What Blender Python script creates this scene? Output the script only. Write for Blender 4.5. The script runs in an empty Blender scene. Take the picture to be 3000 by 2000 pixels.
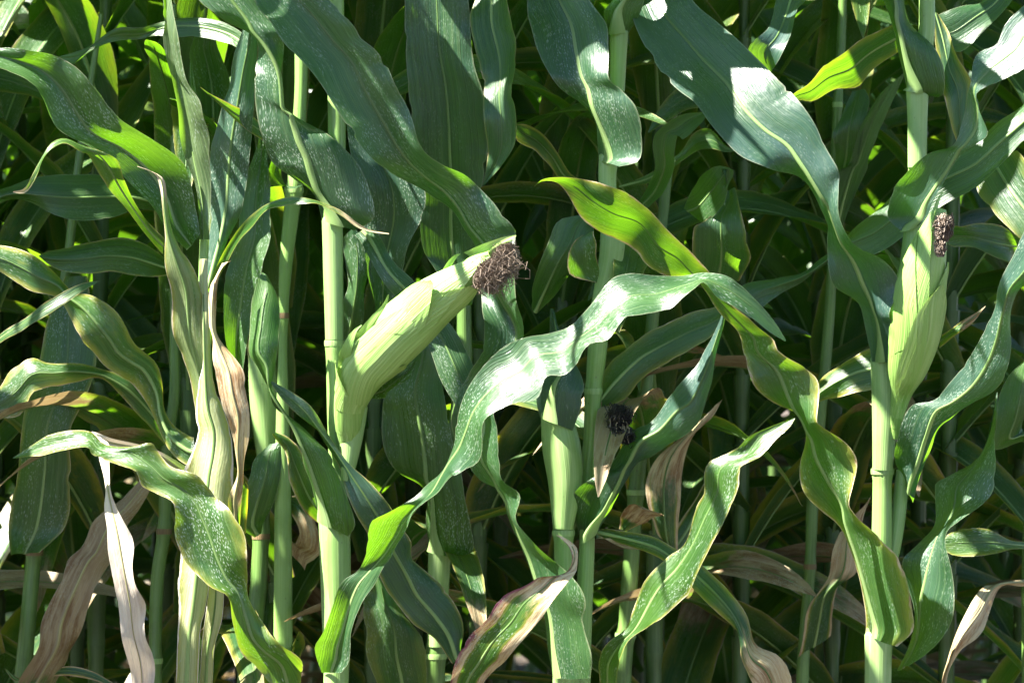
import bpy, math, random
import numpy as np
from mathutils import Vector, noise as mnoise

# ------------------------------------------------------------------ camera, sky, sun, exposure
scene = bpy.context.scene
D = 4.5            # metres from the camera to the front row of maize
ZC = 1.25          # camera height
S = 0.0003         # metres per survey unit in the front row
cam_data = bpy.data.cameras.new("camera")
cam = bpy.data.objects.new("camera", cam_data)
scene.collection.objects.link(cam)
cam.location = (0, -D, ZC)
cam.rotation_euler = (math.radians(90), 0, 0)
cam_data.sensor_width = 36.0
cam_data.lens = 36.0 * D / (4704 * S)
cam_data.clip_start = 0.1
cam_data.clip_end = 3000
cam_data.dof.use_dof = True
cam_data.dof.focus_distance = D - 0.08
cam_data.dof.aperture_fstop = 9.0
scene.camera = cam

SUN_TO = Vector((-0.58, -0.22, 0.80)).normalized()      # towards the sun: high, from the left
world = bpy.data.worlds.new("World")
scene.world = world
world.use_nodes = True
wn = world.node_tree.nodes
sky = wn.new("ShaderNodeTexSky")
sky.sky_type = 'NISHITA'
sky.sun_disc = False
sky.altitude = 800.0
sky.air_density = 0.75
sky.dust_density = 0.2
sky.ozone_density = 1.4
sky.sun_elevation = math.asin(SUN_TO.z)
sky.sun_rotation = math.atan2(SUN_TO.x, SUN_TO.y)
world.node_tree.links.new(sky.outputs[0], wn["Background"].inputs[0])
wn["Background"].inputs[1].default_value = 0.05
sun_data = bpy.data.lights.new("sun", 'SUN')
sun_data.energy = 5.0
sun_data.angle = math.radians(0.5)
sun_data.color = (1.0, 0.96, 0.88)
sun = bpy.data.objects.new("sun", sun_data)
scene.collection.objects.link(sun)
sun.location = (-3, -1, 6)
sun.rotation_euler = SUN_TO.to_track_quat('Z', 'Y').to_euler()
scene.view_settings.view_transform = 'Standard'
scene.view_settings.look = 'None'
scene.view_settings.gamma = 1.0
scene.view_settings.exposure = 3.0
scene.cycles.use_denoising = True
scene.cycles.max_bounces = 5
scene.cycles.diffuse_bounces = 3
scene.cycles.sample_clamp_indirect = 6.0

rnd = random.Random(11)
COL = scene.collection

# ------------------------------------------------------------------ materials
def newmat(name):
    m = bpy.data.materials.new(name)
    m.use_nodes = True
    nt = m.node_tree
    nt.nodes.clear()
    return m, nt
class NB:
    """small helper for building node trees"""
    def __init__(s, nt): s.nt = nt
    def n(s, t, **kw):
        x = s.nt.nodes.new(t)
        for k, v in kw.items(): setattr(x, k, v)
        return x
    def put(s, sock, v):
        if hasattr(v, "is_output") or isinstance(v, bpy.types.NodeSocket): s.nt.links.new(v, sock)
        else: sock.default_value = v
    def m(s, op, a, b=0.0, c=None, clamp=False):
        x = s.n("ShaderNodeMath", operation=op, use_clamp=clamp)
        s.put(x.inputs[0], a); s.put(x.inputs[1], b)
        if c is not None: s.put(x.inputs[2], c)
        return x.outputs[0]
    def mix(s, f, a, b, blend='MIX'):
        x = s.n("ShaderNodeMix", data_type='RGBA', blend_type=blend, clamp_factor=True)
        s.put(x.inputs[0], f)
        for i, v in ((6, a), (7, b)):
            if isinstance(v, tuple) and len(v) == 3: v = v + (1.0,)
            s.put(x.inputs[i], v)
        return x.outputs[2]
    def step(s, x, a, b):
        r = s.n("ShaderNodeMapRange", interpolation_type='SMOOTHSTEP')
        s.put(r.inputs[0], x); s.put(r.inputs[1], a); s.put(r.inputs[2], b)
        return r.outputs[0]
    def noise(s, vec, scale, detail=2.0, rough=0.5):
        x = s.n("ShaderNodeTexNoise")
        s.put(x.inputs["Vector"], vec); s.put(x.inputs["Scale"], scale)
        s.put(x.inputs["Detail"], detail); s.put(x.inputs["Roughness"], rough)
        return x.outputs[0]
    def scale(s, vec, xyz, add=None):
        x = s.n("ShaderNodeVectorMath", operation='MULTIPLY')
        s.put(x.inputs[0], vec); x.inputs[1].default_value = xyz
        o = x.outputs[0]
        if add is not None:
            y = s.n("ShaderNodeVectorMath", operation='ADD')
            s.put(y.inputs[0], o); s.put(y.inputs[1], add); o = y.outputs[0]
        return o
    def oattr(s, name):
        return s.n("ShaderNodeAttribute", attribute_type='OBJECT', attribute_name=name).outputs["Fac"]

def leaf_material():
    m, nt = newmat("maize_leaf")
    b = NB(nt)
    uv = b.n("ShaderNodeUVMap", uv_map="span").outputs[0]
    mt = b.n("ShaderNodeUVMap", uv_map="metres").outputs[0]
    sep = b.n("ShaderNodeSeparateXYZ"); b.put(sep.inputs[0], uv)
    u, v = sep.outputs[0], sep.outputs[1]
    rand = b.n("ShaderNodeObjectInfo").outputs["Random"]
    off = b.n("ShaderNodeCombineXYZ"); b.put(off.inputs[0], b.m('MULTIPLY', rand, 37.0)); b.put(off.inputs[1], b.m('MULTIPLY', rand, 11.0))
    p = b.scale(mt, (1, 1, 1), off.outputs[0])
    edge = b.m('ABSOLUTE', b.m('SUBTRACT', b.m('MULTIPLY', u, 2.0), 1.0))      # 0 at the rib, 1 at the margin
    dry_tip, dry_edge, yellow, dust = b.oattr("dry_from"), b.oattr("dry_margin"), b.oattr("yellowing"), b.oattr("dust")
    purple = b.oattr("purple_margin")
    big = b.noise(b.scale(p, (14, 5, 1)), 1.0, 3.0)
    streak = b.noise(b.scale(p, (420, 4, 1)), 1.0, 2.0)
    veins = b.noise(b.scale(p, (900, 1.2, 1)), 1.0, 1.0)
    blot = b.noise(b.scale(p, (55, 22, 1)), 1.0, 4.0, 0.65)
    # living green
    g = b.mix(b.step(big, 0.35, 0.7), (0.018, 0.058, 0.008), (0.048, 0.112, 0.016))
    g = b.mix(b.m('MULTIPLY', rand, 0.6), g, (0.024, 0.064, 0.044))
    g = b.mix(b.m('MULTIPLY', b.step(streak, 0.45, 0.72), 0.36), g, (0.12, 0.19, 0.070))
    g = b.mix(b.m('MULTIPLY', b.step(veins, 0.48, 0.68), 0.45), g, (0.014, 0.040, 0.010))
    t = b.mix(b.step(big, 0.3, 0.7), (0.13, 0.34, 0.006), (0.21, 0.45, 0.012))
    t = b.mix(b.m('MULTIPLY', b.step(veins, 0.45, 0.7), 0.4), t, (0.06, 0.17, 0.004))
    g = b.mix(b.m('MULTIPLY', b.oattr("bloom"), b.step(big, 0.2, 0.6)), g, (0.032, 0.062, 0.078))  # blue of sky-lit shade painted into the chosen leaves
    pl = b.m('MULTIPLY', b.oattr("pale"), b.step(b.m('ADD', streak, b.m('MULTIPLY', big, 0.8)), 0.45, 0.95))
    g = b.mix(b.m('MULTIPLY', b.oattr("pale"), 0.55), g, (0.24, 0.33, 0.10)); g = b.mix(pl, g, (0.46, 0.47, 0.24)); t = b.mix(pl, t, (0.4, 0.45, 0.12))
    # yellowing towards the margin and by patches
    em = b.m('ADD', edge, b.m('MULTIPLY', b.m('SUBTRACT', blot, 0.5), 0.5))
    yel = b.m('MULTIPLY', yellow, b.m('ADD', b.step(em, 0.55, 0.98), b.m('MULTIPLY', b.step(blot, 0.5, 0.75), 0.5)), clamp=True)
    g = b.mix(yel, g, (0.30, 0.27, 0.035)); t = b.mix(yel, t, (0.55, 0.50, 0.02))
    # dry tissue: tip, margin, patches
    d1 = b.step(b.m('ADD', v, b.m('MULTIPLY', b.m('SUBTRACT', blot, 0.5), 0.35)), dry_tip, b.m('ADD', dry_tip, 0.12))
    d2 = b.step(b.m('ADD', edge, b.m('MULTIPLY', b.m('SUBTRACT', blot, 0.5), 0.30)), b.m('SUBTRACT', 1.0, dry_edge), b.m('ADD', b.m('SUBTRACT', 1.0, dry_edge), 0.06))
    d2 = b.m('MULTIPLY', d2, b.step(dry_edge, 0.002, 0.012))
    dry = b.m('MAXIMUM', d1, d2)
    fade = b.step(b.m('ADD', b.m('MULTIPLY', edge, 1.0), b.m('MULTIPLY', b.m('SUBTRACT', blot, 0.5), 0.2)), b.m('SUBTRACT', b.m('SUBTRACT', 1.0, dry_edge), 0.12), b.m('SUBTRACT', 1.0, dry_edge))
    fade = b.m('MULTIPLY', fade, b.step(dry_edge, 0.002, 0.03))
    g = b.mix(b.m('MULTIPLY', fade, 0.6), g, (0.24, 0.22, 0.035))
    blot2 = b.noise(b.scale(p, (90, 14, 1)), 1.0, 5.0, 0.7)
    dc = b.mix(b.step(blot2, 0.38, 0.62), (0.20, 0.105, 0.035), (0.50, 0.40, 0.22))
    dc = b.mix(b.step(big, 0.45, 0.65), dc, (0.42, 0.32, 0.18))
    dc = b.mix(b.m('MULTIPLY', b.step(streak, 0.5, 0.7), 0.5), dc, (0.60, 0.53, 0.38))
    dc = b.mix(b.oattr("pale"), dc, (0.62, 0.57, 0.52))
    dc = b.mix(b.oattr("dry_shade_tone"), (0.07, 0.045, 0.022), dc)  # shade painted in: dry tissue darkened on leaves lower down and behind
    g = b.mix(dry, g, dc); t = b.mix(dry, t, b.mix(0.5, dc, (0.3, 0.2, 0.06)))
    # thin pale margin, purple margin
    pm = b.step(edge, 0.955, 0.99)
    g = b.mix(b.m('MULTIPLY', pm, b.m('MULTIPLY', blot, 0.6)), g, (0.34, 0.33, 0.22))
    pu = b.m('MULTIPLY', purple, b.m('MULTIPLY', b.step(em, 0.72, 0.95), b.step(u, 0.5, 0.4)))
    g = b.mix(pu, g, (0.16, 0.03, 0.07))
    # dust and pollen specks
    spot = b.n("ShaderNodeTexVoronoi", feature='F1'); b.put(spot.inputs["Vector"], b.scale(p, (430, 120, 1))); spot.inputs["Scale"].default_value = 1.0
    sp = b.m('MULTIPLY', b.step(spot.outputs["Distance"], 0.40, 0.05), b.step(b.noise(b.scale(p, (40, 14, 1)), 1.0, 3.0, 0.6), 0.48, 0.64))
    spot2 = b.n("ShaderNodeTexVoronoi", feature='F1'); b.put(spot2.inputs["Vector"], b.scale(p, (520, 200, 1))); spot2.inputs["Scale"].default_value = 1.0
    sp2 = b.m('MULTIPLY', b.step(spot2.outputs["Distance"], 0.42, 0.15), b.step(b.noise(b.scale(p, (22, 9, 1)), 1.0, 3.0, 0.6), 0.45, 0.62))
    sp = b.m('MULTIPLY', b.m('MAXIMUM', sp, b.m('MULTIPLY', sp2, 0.85)), dust)
    g = b.mix(b.m('MULTIPLY', sp, 0.7), g, (0.38, 0.45, 0.36))
    # relief: parallel veins, faint buckling
    ht = b.m('ADD', b.m('MULTIPLY', b.m('ADD', veins, streak), 0.6), b.m('MULTIPLY', b.noise(b.scale(p, (160, 60, 1)), 1.0, 2.0), 0.8))
    bump = b.n("ShaderNodeBump"); bump.inputs["Strength"].default_value = 0.7; bump.inputs["Distance"].default_value = 0.0014
    b.put(bump.inputs["Height"], ht)
    pr = b.n("ShaderNodeBsdfPrincipled")
    b.put(pr.inputs["Base Color"], g)
    b.put(pr.inputs["Roughness"], b.m('ADD', 0.36, b.m('ADD', b.m('MULTIPLY', dry, 0.3), b.m('ADD', b.m('MULTIPLY', b.m('SUBTRACT', blot, 0.5), 0.35), b.m('MULTIPLY', b.m('SUBTRACT', streak, 0.5), 0.30)))))
    pr.inputs["IOR"].default_value = 1.5
    pr.inputs["Specular IOR Level"].default_value = 0.55
    b.put(pr.inputs["Normal"], bump.outputs[0])
    tr = b.n("ShaderNodeBsdfTranslucent"); b.put(tr.inputs[0], t); b.put(tr.inputs[1], bump.outputs[0])
    mx = b.n("ShaderNodeMixShader"); b.put(mx.inputs[0], b.m('SUBTRACT', 0.36, b.m('MULTIPLY', dry, 0.16)))
    nt.links.new(pr.outputs[0], mx.inputs[1]); nt.links.new(tr.outputs[0], mx.inputs[2])
    out = b.n("ShaderNodeOutputMaterial"); nt.links.new(mx.outputs[0], out.inputs[0])
    return m

def stem_material(name, c1, c2, c3, trans=0.0, rough=0.42, streak_scale=(300, 3, 1), spots=0.0, fade=None, relief=0.001, tint=0.25):
    m, nt = newmat(name)
    b = NB(nt)
    mt = b.n("ShaderNodeUVMap", uv_map="metres").outputs[0]
    rand = b.n("ShaderNodeObjectInfo").outputs["Random"]
    off = b.n("ShaderNodeCombineXYZ"); b.put(off.inputs[0], b.m('MULTIPLY', rand, 37.0)); b.put(off.inputs[1], b.m('MULTIPLY', rand, 11.0))
    p = b.scale(mt, (1, 1, 1), off.outputs[0])
    st = b.noise(b.scale(p, streak_scale), 1.0, 3.0, 0.6)
    st2 = b.noise(b.scale(p, (streak_scale[0] * 3, 2, 1)), 1.0, 1.0)
    bl = b.noise(b.scale(p, (30, 12, 1)), 1.0, 4.0, 0.6)
    c = b.mix(b.step(st, 0.35, 0.68), c1, c2)
    c = b.mix(b.m('MULTIPLY', b.step(bl, 0.42, 0.72), 0.7), c, c3)
    c = b.mix(b.m('MULTIPLY', rand, tint), c, c3)
    if fade:
        sv = b.n("ShaderNodeSeparateXYZ"); b.put(sv.inputs[0], b.n("ShaderNodeUVMap", uv_map="span").outputs[0])
        c = b.mix(b.step(sv.outputs[1], 0.1, 0.75), c, fade)
    sp = b.n("ShaderNodeTexVoronoi", feature='F1'); b.put(sp.inputs["Vector"], b.scale(p, (160, 90, 1))); sp.inputs["Scale"].default_value = 1.0
    sf = b.m('MULTIPLY', b.step(sp.outputs["Distance"], 0.16, 0.08), b.step(bl, 0.5, 0.62))
    c = b.mix(b.m('MULTIPLY', sf, spots), c, (0.06, 0.04, 0.02))
    bump = b.n("ShaderNodeBump"); bump.inputs["Strength"].default_value = 0.6; bump.inputs["Distance"].default_value = relief
    b.put(bump.inputs["Height"], b.m('ADD', st, b.m('MULTIPLY', st2, 0.7)))
    pr = b.n("ShaderNodeBsdfPrincipled"); b.put(pr.inputs["Base Color"], c); pr.inputs["Roughness"].default_value = rough
    b.put(pr.inputs["Normal"], bump.outputs[0])
    last = pr.outputs[0]
    if trans:
        tr = b.n("ShaderNodeBsdfTranslucent"); b.put(tr.inputs[0], b.mix(0.5, c, (0.42, 0.62, 0.12)))
        mx = b.n("ShaderNodeMixShader"); mx.inputs[0].default_value = trans
        nt.links.new(last, mx.inputs[1]); nt.links.new(tr.outputs[0], mx.inputs[2]); last = mx.outputs[0]
    out = b.n("ShaderNodeOutputMaterial"); nt.links.new(last, out.inputs[0])
    return m

def soil_material():
    m, nt = newmat("field_soil")
    b = NB(nt)
    co = b.n("ShaderNodeTexCoord").outputs["Object"]
    n1 = b.noise(co, 3.0, 6.0, 0.65); n2 = b.noise(co, 40.0, 5.0, 0.7)
    c = b.mix(b.step(n1, 0.35, 0.7), (0.045, 0.032, 0.022), (0.09, 0.066, 0.045))
    c = b.mix(b.m('MULTIPLY', b.step(n2, 0.5, 0.7), 0.5), c, (0.11, 0.085, 0.06))
    bump = b.n("ShaderNodeBump"); bump.inputs["Strength"].default_value = 0.9; bump.inputs["Distance"].default_value = 0.03
    b.put(bump.inputs["Height"], n2)
    pr = b.n("ShaderNodeBsdfPrincipled"); b.put(pr.inputs["Base Color"], c); pr.inputs["Roughness"].default_value = 0.95
    b.put(pr.inputs["Normal"], bump.outputs[0])
    out = b.n("ShaderNodeOutputMaterial"); nt.links.new(pr.outputs[0], out.inputs[0])
    return m

def far_leaf_material():
    m, nt = newmat("maize_leaf_far")
    b = NB(nt)
    uv = b.n("ShaderNodeUVMap", uv_map="span").outputs[0]
    mt = b.n("ShaderNodeUVMap", uv_map="metres").outputs[0]
    sep = b.n("ShaderNodeSeparateXYZ"); b.put(sep.inputs[0], uv)
    u, v = sep.outputs[0], sep.outputs[1]
    rand = b.n("ShaderNodeObjectInfo").outputs["Random"]
    edge = b.m('ABSOLUTE', b.m('SUBTRACT', b.m('MULTIPLY', u, 2.0), 1.0))
    blot = b.noise(b.scale(mt, (70, 10, 1)), 1.0, 3.0, 0.6)
    g = b.mix(b.step(blot, 0.35, 0.7), (0.022, 0.052, 0.015), (0.046, 0.090, 0.026))
    g = b.mix(b.m('MULTIPLY', rand, 0.6), g, (0.024, 0.064, 0.044))
    dry = b.step(b.m('ADD', v, b.m('MULTIPLY', b.m('SUBTRACT', blot, 0.5), 0.35)), b.oattr("dry_from"), b.m('ADD', b.oattr("dry_from"), 0.12))
    rib = b.step(edge, 0.10, 0.04)
    g = b.mix(b.m('MULTIPLY', rib, 0.6), g, (0.16, 0.25, 0.08))
    dc = b.mix(b.step(blot, 0.38, 0.62), (0.07, 0.042, 0.02), (0.20, 0.15, 0.09))  # dry colour darkened to carry the shade of the deep rows
    g = b.mix(dry, g, dc); t = b.mix(dry, (0.13, 0.31, 0.009), b.mix(0.5, dc, (0.5, 0.33, 0.10)))
    pr = b.n("ShaderNodeBsdfPrincipled"); b.put(pr.inputs["Base Color"], g); b.put(pr.inputs["Roughness"], b.m('ADD', 0.40, b.m('MULTIPLY', dry, 0.3)))
    tr = b.n("ShaderNodeBsdfTranslucent"); b.put(tr.inputs[0], t)
    mx = b.n("ShaderNodeMixShader"); b.put(mx.inputs[0], b.m('SUBTRACT', 0.36, b.m('MULTIPLY', dry, 0.16)))
    nt.links.new(pr.outputs[0], mx.inputs[1]); nt.links.new(tr.outputs[0], mx.inputs[2])
    out = b.n("ShaderNodeOutputMaterial"); nt.links.new(mx.outputs[0], out.inputs[0])
    return m

LEAF = leaf_material()
FARLEAF = far_leaf_material()
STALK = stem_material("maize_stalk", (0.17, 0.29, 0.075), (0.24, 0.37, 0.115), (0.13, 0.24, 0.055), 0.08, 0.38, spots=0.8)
SHEATH = stem_material("maize_sheath", (0.22, 0.34, 0.11), (0.31, 0.43, 0.17), (0.15, 0.28, 0.075), 0.15, 0.42, spots=0.6)
RIB = stem_material("leaf_midrib", (0.21, 0.32, 0.105), (0.30, 0.41, 0.165), (0.17, 0.28, 0.085), 0.28, 0.40, (400, 3, 1), fade=(0.085, 0.155, 0.042))
DRYRIB = stem_material("dry_midrib", (0.25, 0.24, 0.10), (0.36, 0.33, 0.18), (0.20, 0.15, 0.08), 0.12, 0.55)
HUSK = stem_material("ear_husk", (0.23, 0.38, 0.085), (0.37, 0.52, 0.18), (0.20, 0.36, 0.075), 0.14, 0.40, (330, 2, 1), relief=0.003, tint=0.9)
SILK = stem_material("dry_silk", (0.125, 0.088, 0.062), (0.25, 0.19, 0.14), (0.07, 0.05, 0.038), 0.05, 0.6)
DARKSILK = stem_material("black_silk", (0.016, 0.012, 0.012), (0.035, 0.026, 0.024), (0.01, 0.008, 0.008), 0.0, 0.7)
FLECK = stem_material("pale_flecks", (0.22, 0.18, 0.12), (0.30, 0.25, 0.17), (0.16, 0.12, 0.08), 0.0, 0.7)
BACKSTALK = stem_material("shaded_stalk", (0.05, 0.10, 0.022), (0.08, 0.14, 0.035), (0.035, 0.07, 0.016), 0.0, 0.45)  # stalk green darkened for the shade deep in the rows
MIDSTALK = stem_material("half_shaded_stalk", (0.075, 0.15, 0.028), (0.12, 0.21, 0.05), (0.05, 0.10, 0.02), 0.05, 0.42, spots=0.8)  # stalk green with the second row's shade mixed into its colour
BROWN = stem_material("brown_scar", (0.13, 0.085, 0.035), (0.22, 0.15, 0.06), (0.08, 0.05, 0.025), 0.0, 0.6)
SOIL = soil_material()

# ------------------------------------------------------------------ mesh helpers
def link(name, me, parent=None, mat=None):
    o = bpy.data.objects.new(name, me)
    COL.objects.link(o)
    if parent is not None: o.parent = parent
    if mat is not None and me is not None and not me.materials: me.materials.append(mat)
    return o

def grid_mesh(name, V, U1, U2, closed=False, flip=False):
    """V: (rows, cols, 3). U1/U2: uv per vertex (rows, cols, 2)."""
    n, c = V.shape[:2]
    idx = np.arange(n * c).reshape(n, c)
    q = np.stack([idx[:-1, :-1], idx[:-1, 1:], idx[1:, 1:], idx[1:, :-1]], -1).reshape(-1, 4)
    if flip: q = q[:, ::-1]
    me = bpy.data.meshes.new(name)
    me.vertices.add(n * c); me.vertices.foreach_set("co", V.reshape(-1).astype(np.float32))
    me.loops.add(len(q) * 4); me.loops.foreach_set("vertex_index", q.reshape(-1).astype(np.int32))
    me.polygons.add(len(q)); me.polygons.foreach_set("loop_start", np.arange(0, len(q) * 4, 4, dtype=np.int32))
    me.polygons.foreach_set("use_smooth", np.ones(len(q), dtype=bool))
    for nm, U in (("span", U1), ("metres", U2)):
        l = me.uv_layers.new(name=nm)
        l.data.foreach_set("uv", U.reshape(-1, 2)[q.reshape(-1)].reshape(-1).astype(np.float32))
    me.update(calc_edges=True); me.validate()
    return me

def at(gx, gy, d):
    k = S * (D + d) / D
    return np.array([(gx - 2352) * k, d, ZC - (gy - 1568) * k])

TILE = {1: (0, 0), 2: (0, 1568), 3: (1568, 0), 4: (1568, 1568), 5: (3136, 0), 6: (3136, 1568)}

def spline(P, ts, t):
    """centripetal-like cubic Hermite through P at parameters ts"""
    P = np.asarray(P, float); ts = np.asarray(ts, float)
    n = len(P); T = np.zeros_like(P)
    for i in range(n):
        a, c = max(i - 1, 0), min(i + 1, n - 1)
        T[i] = (P[c] - P[a]) / max(ts[c] - ts[a], 1e-9)
    i = np.clip(np.searchsorted(ts, t, side='right') - 1, 0, n - 2)
    h = (ts[i + 1] - ts[i]); s = ((t - ts[i]) / h)
    if P.ndim > 1: s = s[:, None]; h = h[:, None]
    s2, s3 = s * s, s * s * s
    return (2*s3 - 3*s2 + 1) * P[i] + (s3 - 2*s2 + s) * h * T[i] + (-2*s3 + 3*s2) * P[i+1] + (s3 - s2) * h * T[i+1]

def unit(a):
    return a / np.maximum(np.linalg.norm(a, axis=-1, keepdims=True), 1e-9)

def wob(s, seed, f):
    """smooth 1-d noise"""
    return np.array([mnoise.noise((x * f, seed * 7.31, seed * 1.7)) for x in s])

def leaf_meshes(L, M, R, seed, bow=0.06, ruffle=0.006, nh=5, rib_w=0.006, bow_dir=None):
    """blade mesh and rib mesh from three 3-d rails"""
    n = len(M)
    seg = np.linalg.norm(np.diff(M, axis=0), axis=1); s = np.concatenate([[0], np.cumsum(seg)])
    length = max(s[-1], 1e-6); v = s / length
    T = unit(np.gradient(M, axis=0))
    nl = unit(np.cross(T, M - L)); nr = unit(np.cross(T, R - M))
    for a in (nl, nr):                                    # keep normals continuous
        for i in range(1, n):
            if np.dot(a[i], a[i-1]) < 0: a[i] *= -1
    hl = np.linalg.norm(L - M, axis=1); hr = np.linalg.norm(R - M, axis=1)
    env = np.minimum(1, v * 5) * np.minimum(1, (1 - v) * 6)
    cols, us, ms = [], [], []
    for side, E, nn, h, sd in ((-1, L, nl, hl, seed), (1, R, nr, hr, seed + 50)):
        w1 = wob(s, sd, 9.0) + 0.6 * wob(s, sd + 9, 22.0)
        nick = 0.22 * np.maximum(0, wob(s, sd + 21, 55.0) - 0.30) * env
        E = M + (E - M) * (1 - nick)[:, None]
        rng = range(nh, 0, -1) if side < 0 else range(1, nh + 1)
        for k in rng:
            q = k / nh
            P = M + (E - M) * q + nn * (bow * h * math.sin(math.pi * q))[:, None] * side * -1
            P = P + nn * (ruffle * w1 * q * q * env * np.minimum(1, h / 0.02))[:, None]
            cols.append(P); us.append(np.full(n, 0.5 + side * 0.5 * q)); ms.append(side * q * h)
        if side < 0:
            cols.append(M); us.append(np.full(n, 0.5)); ms.append(np.zeros(n))
    V = np.stack(cols, 1); U = np.stack(us, 1); X = np.stack(ms, 1)
    VV = np.repeat(v[:, None], V.shape[1], 1); SS = np.repeat(s[:, None], V.shape[1], 1)
    blade = grid_mesh("leaf", V, np.stack([U, VV], -1), np.stack([X, SS], -1))
    if rib_w is None: return blade, None
    # rib: a lens-shaped rod lying in the blade, thicker near the base
    last = max(4, int(n * 0.93))
    b = unit(unit(M - L) + unit(R - M))[:last]; nn = unit(np.cross(T[:last], b))
    w = (0.8 * rib_w * (1 - v[:last]) ** 0.8 + 0.0008) * 0.5
    w = np.minimum(w, 0.3 * np.minimum(hl, hr)[:last] + 0.0016)
    th = w * 0.40 + 0.0004
    if rib_w >= 0.0085:
        w = w + 0.0085 * np.exp(-(s[:last] / 0.028) ** 1.5); th = th + 0.0012 * np.exp(-(s[:last] / 0.028) ** 1.5)
    ring = []
    for k in range(9):
        a = 2 * math.pi * k / 8
        ring.append(M[:last] + b * (w * math.cos(a))[:, None] + nn * (th * math.sin(a))[:, None])
    RV = np.stack(ring, 1)
    a = np.linspace(0, 1, 9)[None, :].repeat(last, 0)
    rib = grid_mesh("midrib", RV, np.stack([a, VV[:last, :1].repeat(9, 1)], -1), np.stack([a * rib_w * 2, SS[:last, :1].repeat(9, 1)], -1))
    return blade, rib

def leaf_props(o, dry=1.5, edge=0.0, yellow=0.0, dust=1.0, purple=0.0, pale=0.0, tone=1.0, bloom=0.0):
    o["dry_from"] = float(dry); o["dry_margin"] = float(edge); o["yellowing"] = float(yellow)
    o["dust"] = float(dust); o["pale"] = float(pale); o["dry_shade_tone"] = float(tone); o["bloom"] = float(bloom); o["purple_margin"] = float(purple)

leaf_seed = [0]
def survey_leaf(plant, tile, deps, secs, kp=0.25, ky=0.0, fold='a', label=None, dry=1.5, edge=0.0, yellow=0.0, dust=1.0,
                purple=0.0, pale=0.0, bloom=0.0, tone=1.0, bow=0.07, ruffle=0.011, rib=0.007, wmin=0.8, name="leaf", step=0.007, half=None, vf=0.28):
    """a leaf surveyed as cross-sections (left margin, right margin, rib position), base first, each at its own distance"""
    leaf_seed[0] += 1
    ox, oy = TILE[tile]
    A = np.array([[s[0] + ox, s[1] + oy, s[2] + ox, s[3] + oy, s[4] if len(s) > 4 else 0.5] for s in secs], float)
    mid = (A[:, :2] + A[:, 2:4]) / 2
    ts = np.concatenate([[0], np.cumsum(np.maximum(np.linalg.norm(np.diff(mid, axis=0), axis=1),
                                                     0.35 * np.linalg.norm(np.diff(A[:, :4], axis=0), axis=1)) + 4)])
    n = max(10, int(ts[-1] * S / step))
    t = np.linspace(0, ts[-1], n)
    B = spline(A, ts, t)
    dd = np.asarray(deps, float)
    dep = spline(dd, np.linspace(0, ts[-1], len(dd)), t) if len(dd) > 1 else np.full(n, dd[0])
    along = lambda q: np.interp(t / t[-1], np.linspace(0, 1, len(q)), q) if isinstance(q, (list, tuple)) else np.full(n, float(q))
    kp, ky = along(kp), along(ky)
    l2, r2 = B[:, :2], B[:, 2:4]
    m2 = l2 + (r2 - l2) * B[:, 4:5]
    c2 = (l2 + r2) / 2
    hl = np.linalg.norm(l2 - m2, axis=1) * S; hr = np.linalg.norm(r2 - m2, axis=1) * S
    hv = np.maximum(hl, hr)
    # real half width: running maximum of what shows, smoothed and tapered to the tip
    win = max(2, int(0.06 / step)); W = np.array([hv[max(0, i - win):i + win + 1].max() for i in range(n)])
    ker = np.ones(2 * win + 1) / (2 * win + 1)
    W = np.convolve(np.pad(W, win, mode='edge'), ker, mode='valid')
    tt = t / t[-1]
    W = np.minimum(W, half or 0.05) * wmin * np.minimum(1, np.maximum(0, (1 - tt)) * 6) ** 0.7
    fl, fr = {'a': (1, 1), 't': (-1, -1), 'x': (1, -1), 'y': (-1, 1), 'n': (0, 0)}[fold]
    el = fl * np.sqrt(np.maximum(0, W * W - hl * hl)); er = fr * np.sqrt(np.maximum(0, W * W - hr * hr))
    vl = {0: -0.5}.get(fl, fl) * vf; vr = {0: -0.5}.get(fr, fr) * vf
    if fold in 'xy': vl = vr = -vf
    el = el + vl * hl; er = er + vr * hr
    k5 = np.ones(5) / 5
    el = np.convolve(np.pad(el, 2, mode='edge'), k5, mode='valid'); er = np.convolve(np.pad(er, 2, mode='edge'), k5, mode='valid')
    def lift(p2, extra):
        d = dep - kp * (p2[:, 1] - m2[:, 1]) * S + ky * (p2[:, 0] - m2[:, 0]) * S + extra
        k = S * (D + d) / D
        return np.stack([(p2[:, 0] - 2352) * k, d, ZC - (p2[:, 1] - 1568) * k], 1)
    L, R, M = lift(l2, el), lift(r2, er), lift(m2, np.zeros(n))
    me, rb = leaf_meshes(L, M, R, leaf_seed[0], bow, ruffle, 5, rib)
    o = link(name, me, plant, LEAF)
    leaf_props(o, dry, edge, yellow, dust * (0.35 + 0.95 * ((leaf_seed[0] * 0.618) % 1.0)), purple, pale, tone, bloom)
    if label: o["label"] = label
    if rb is not None: link("midrib", rb, o, DRYRIB if dry < 0.3 else RIB)
    return o

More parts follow.
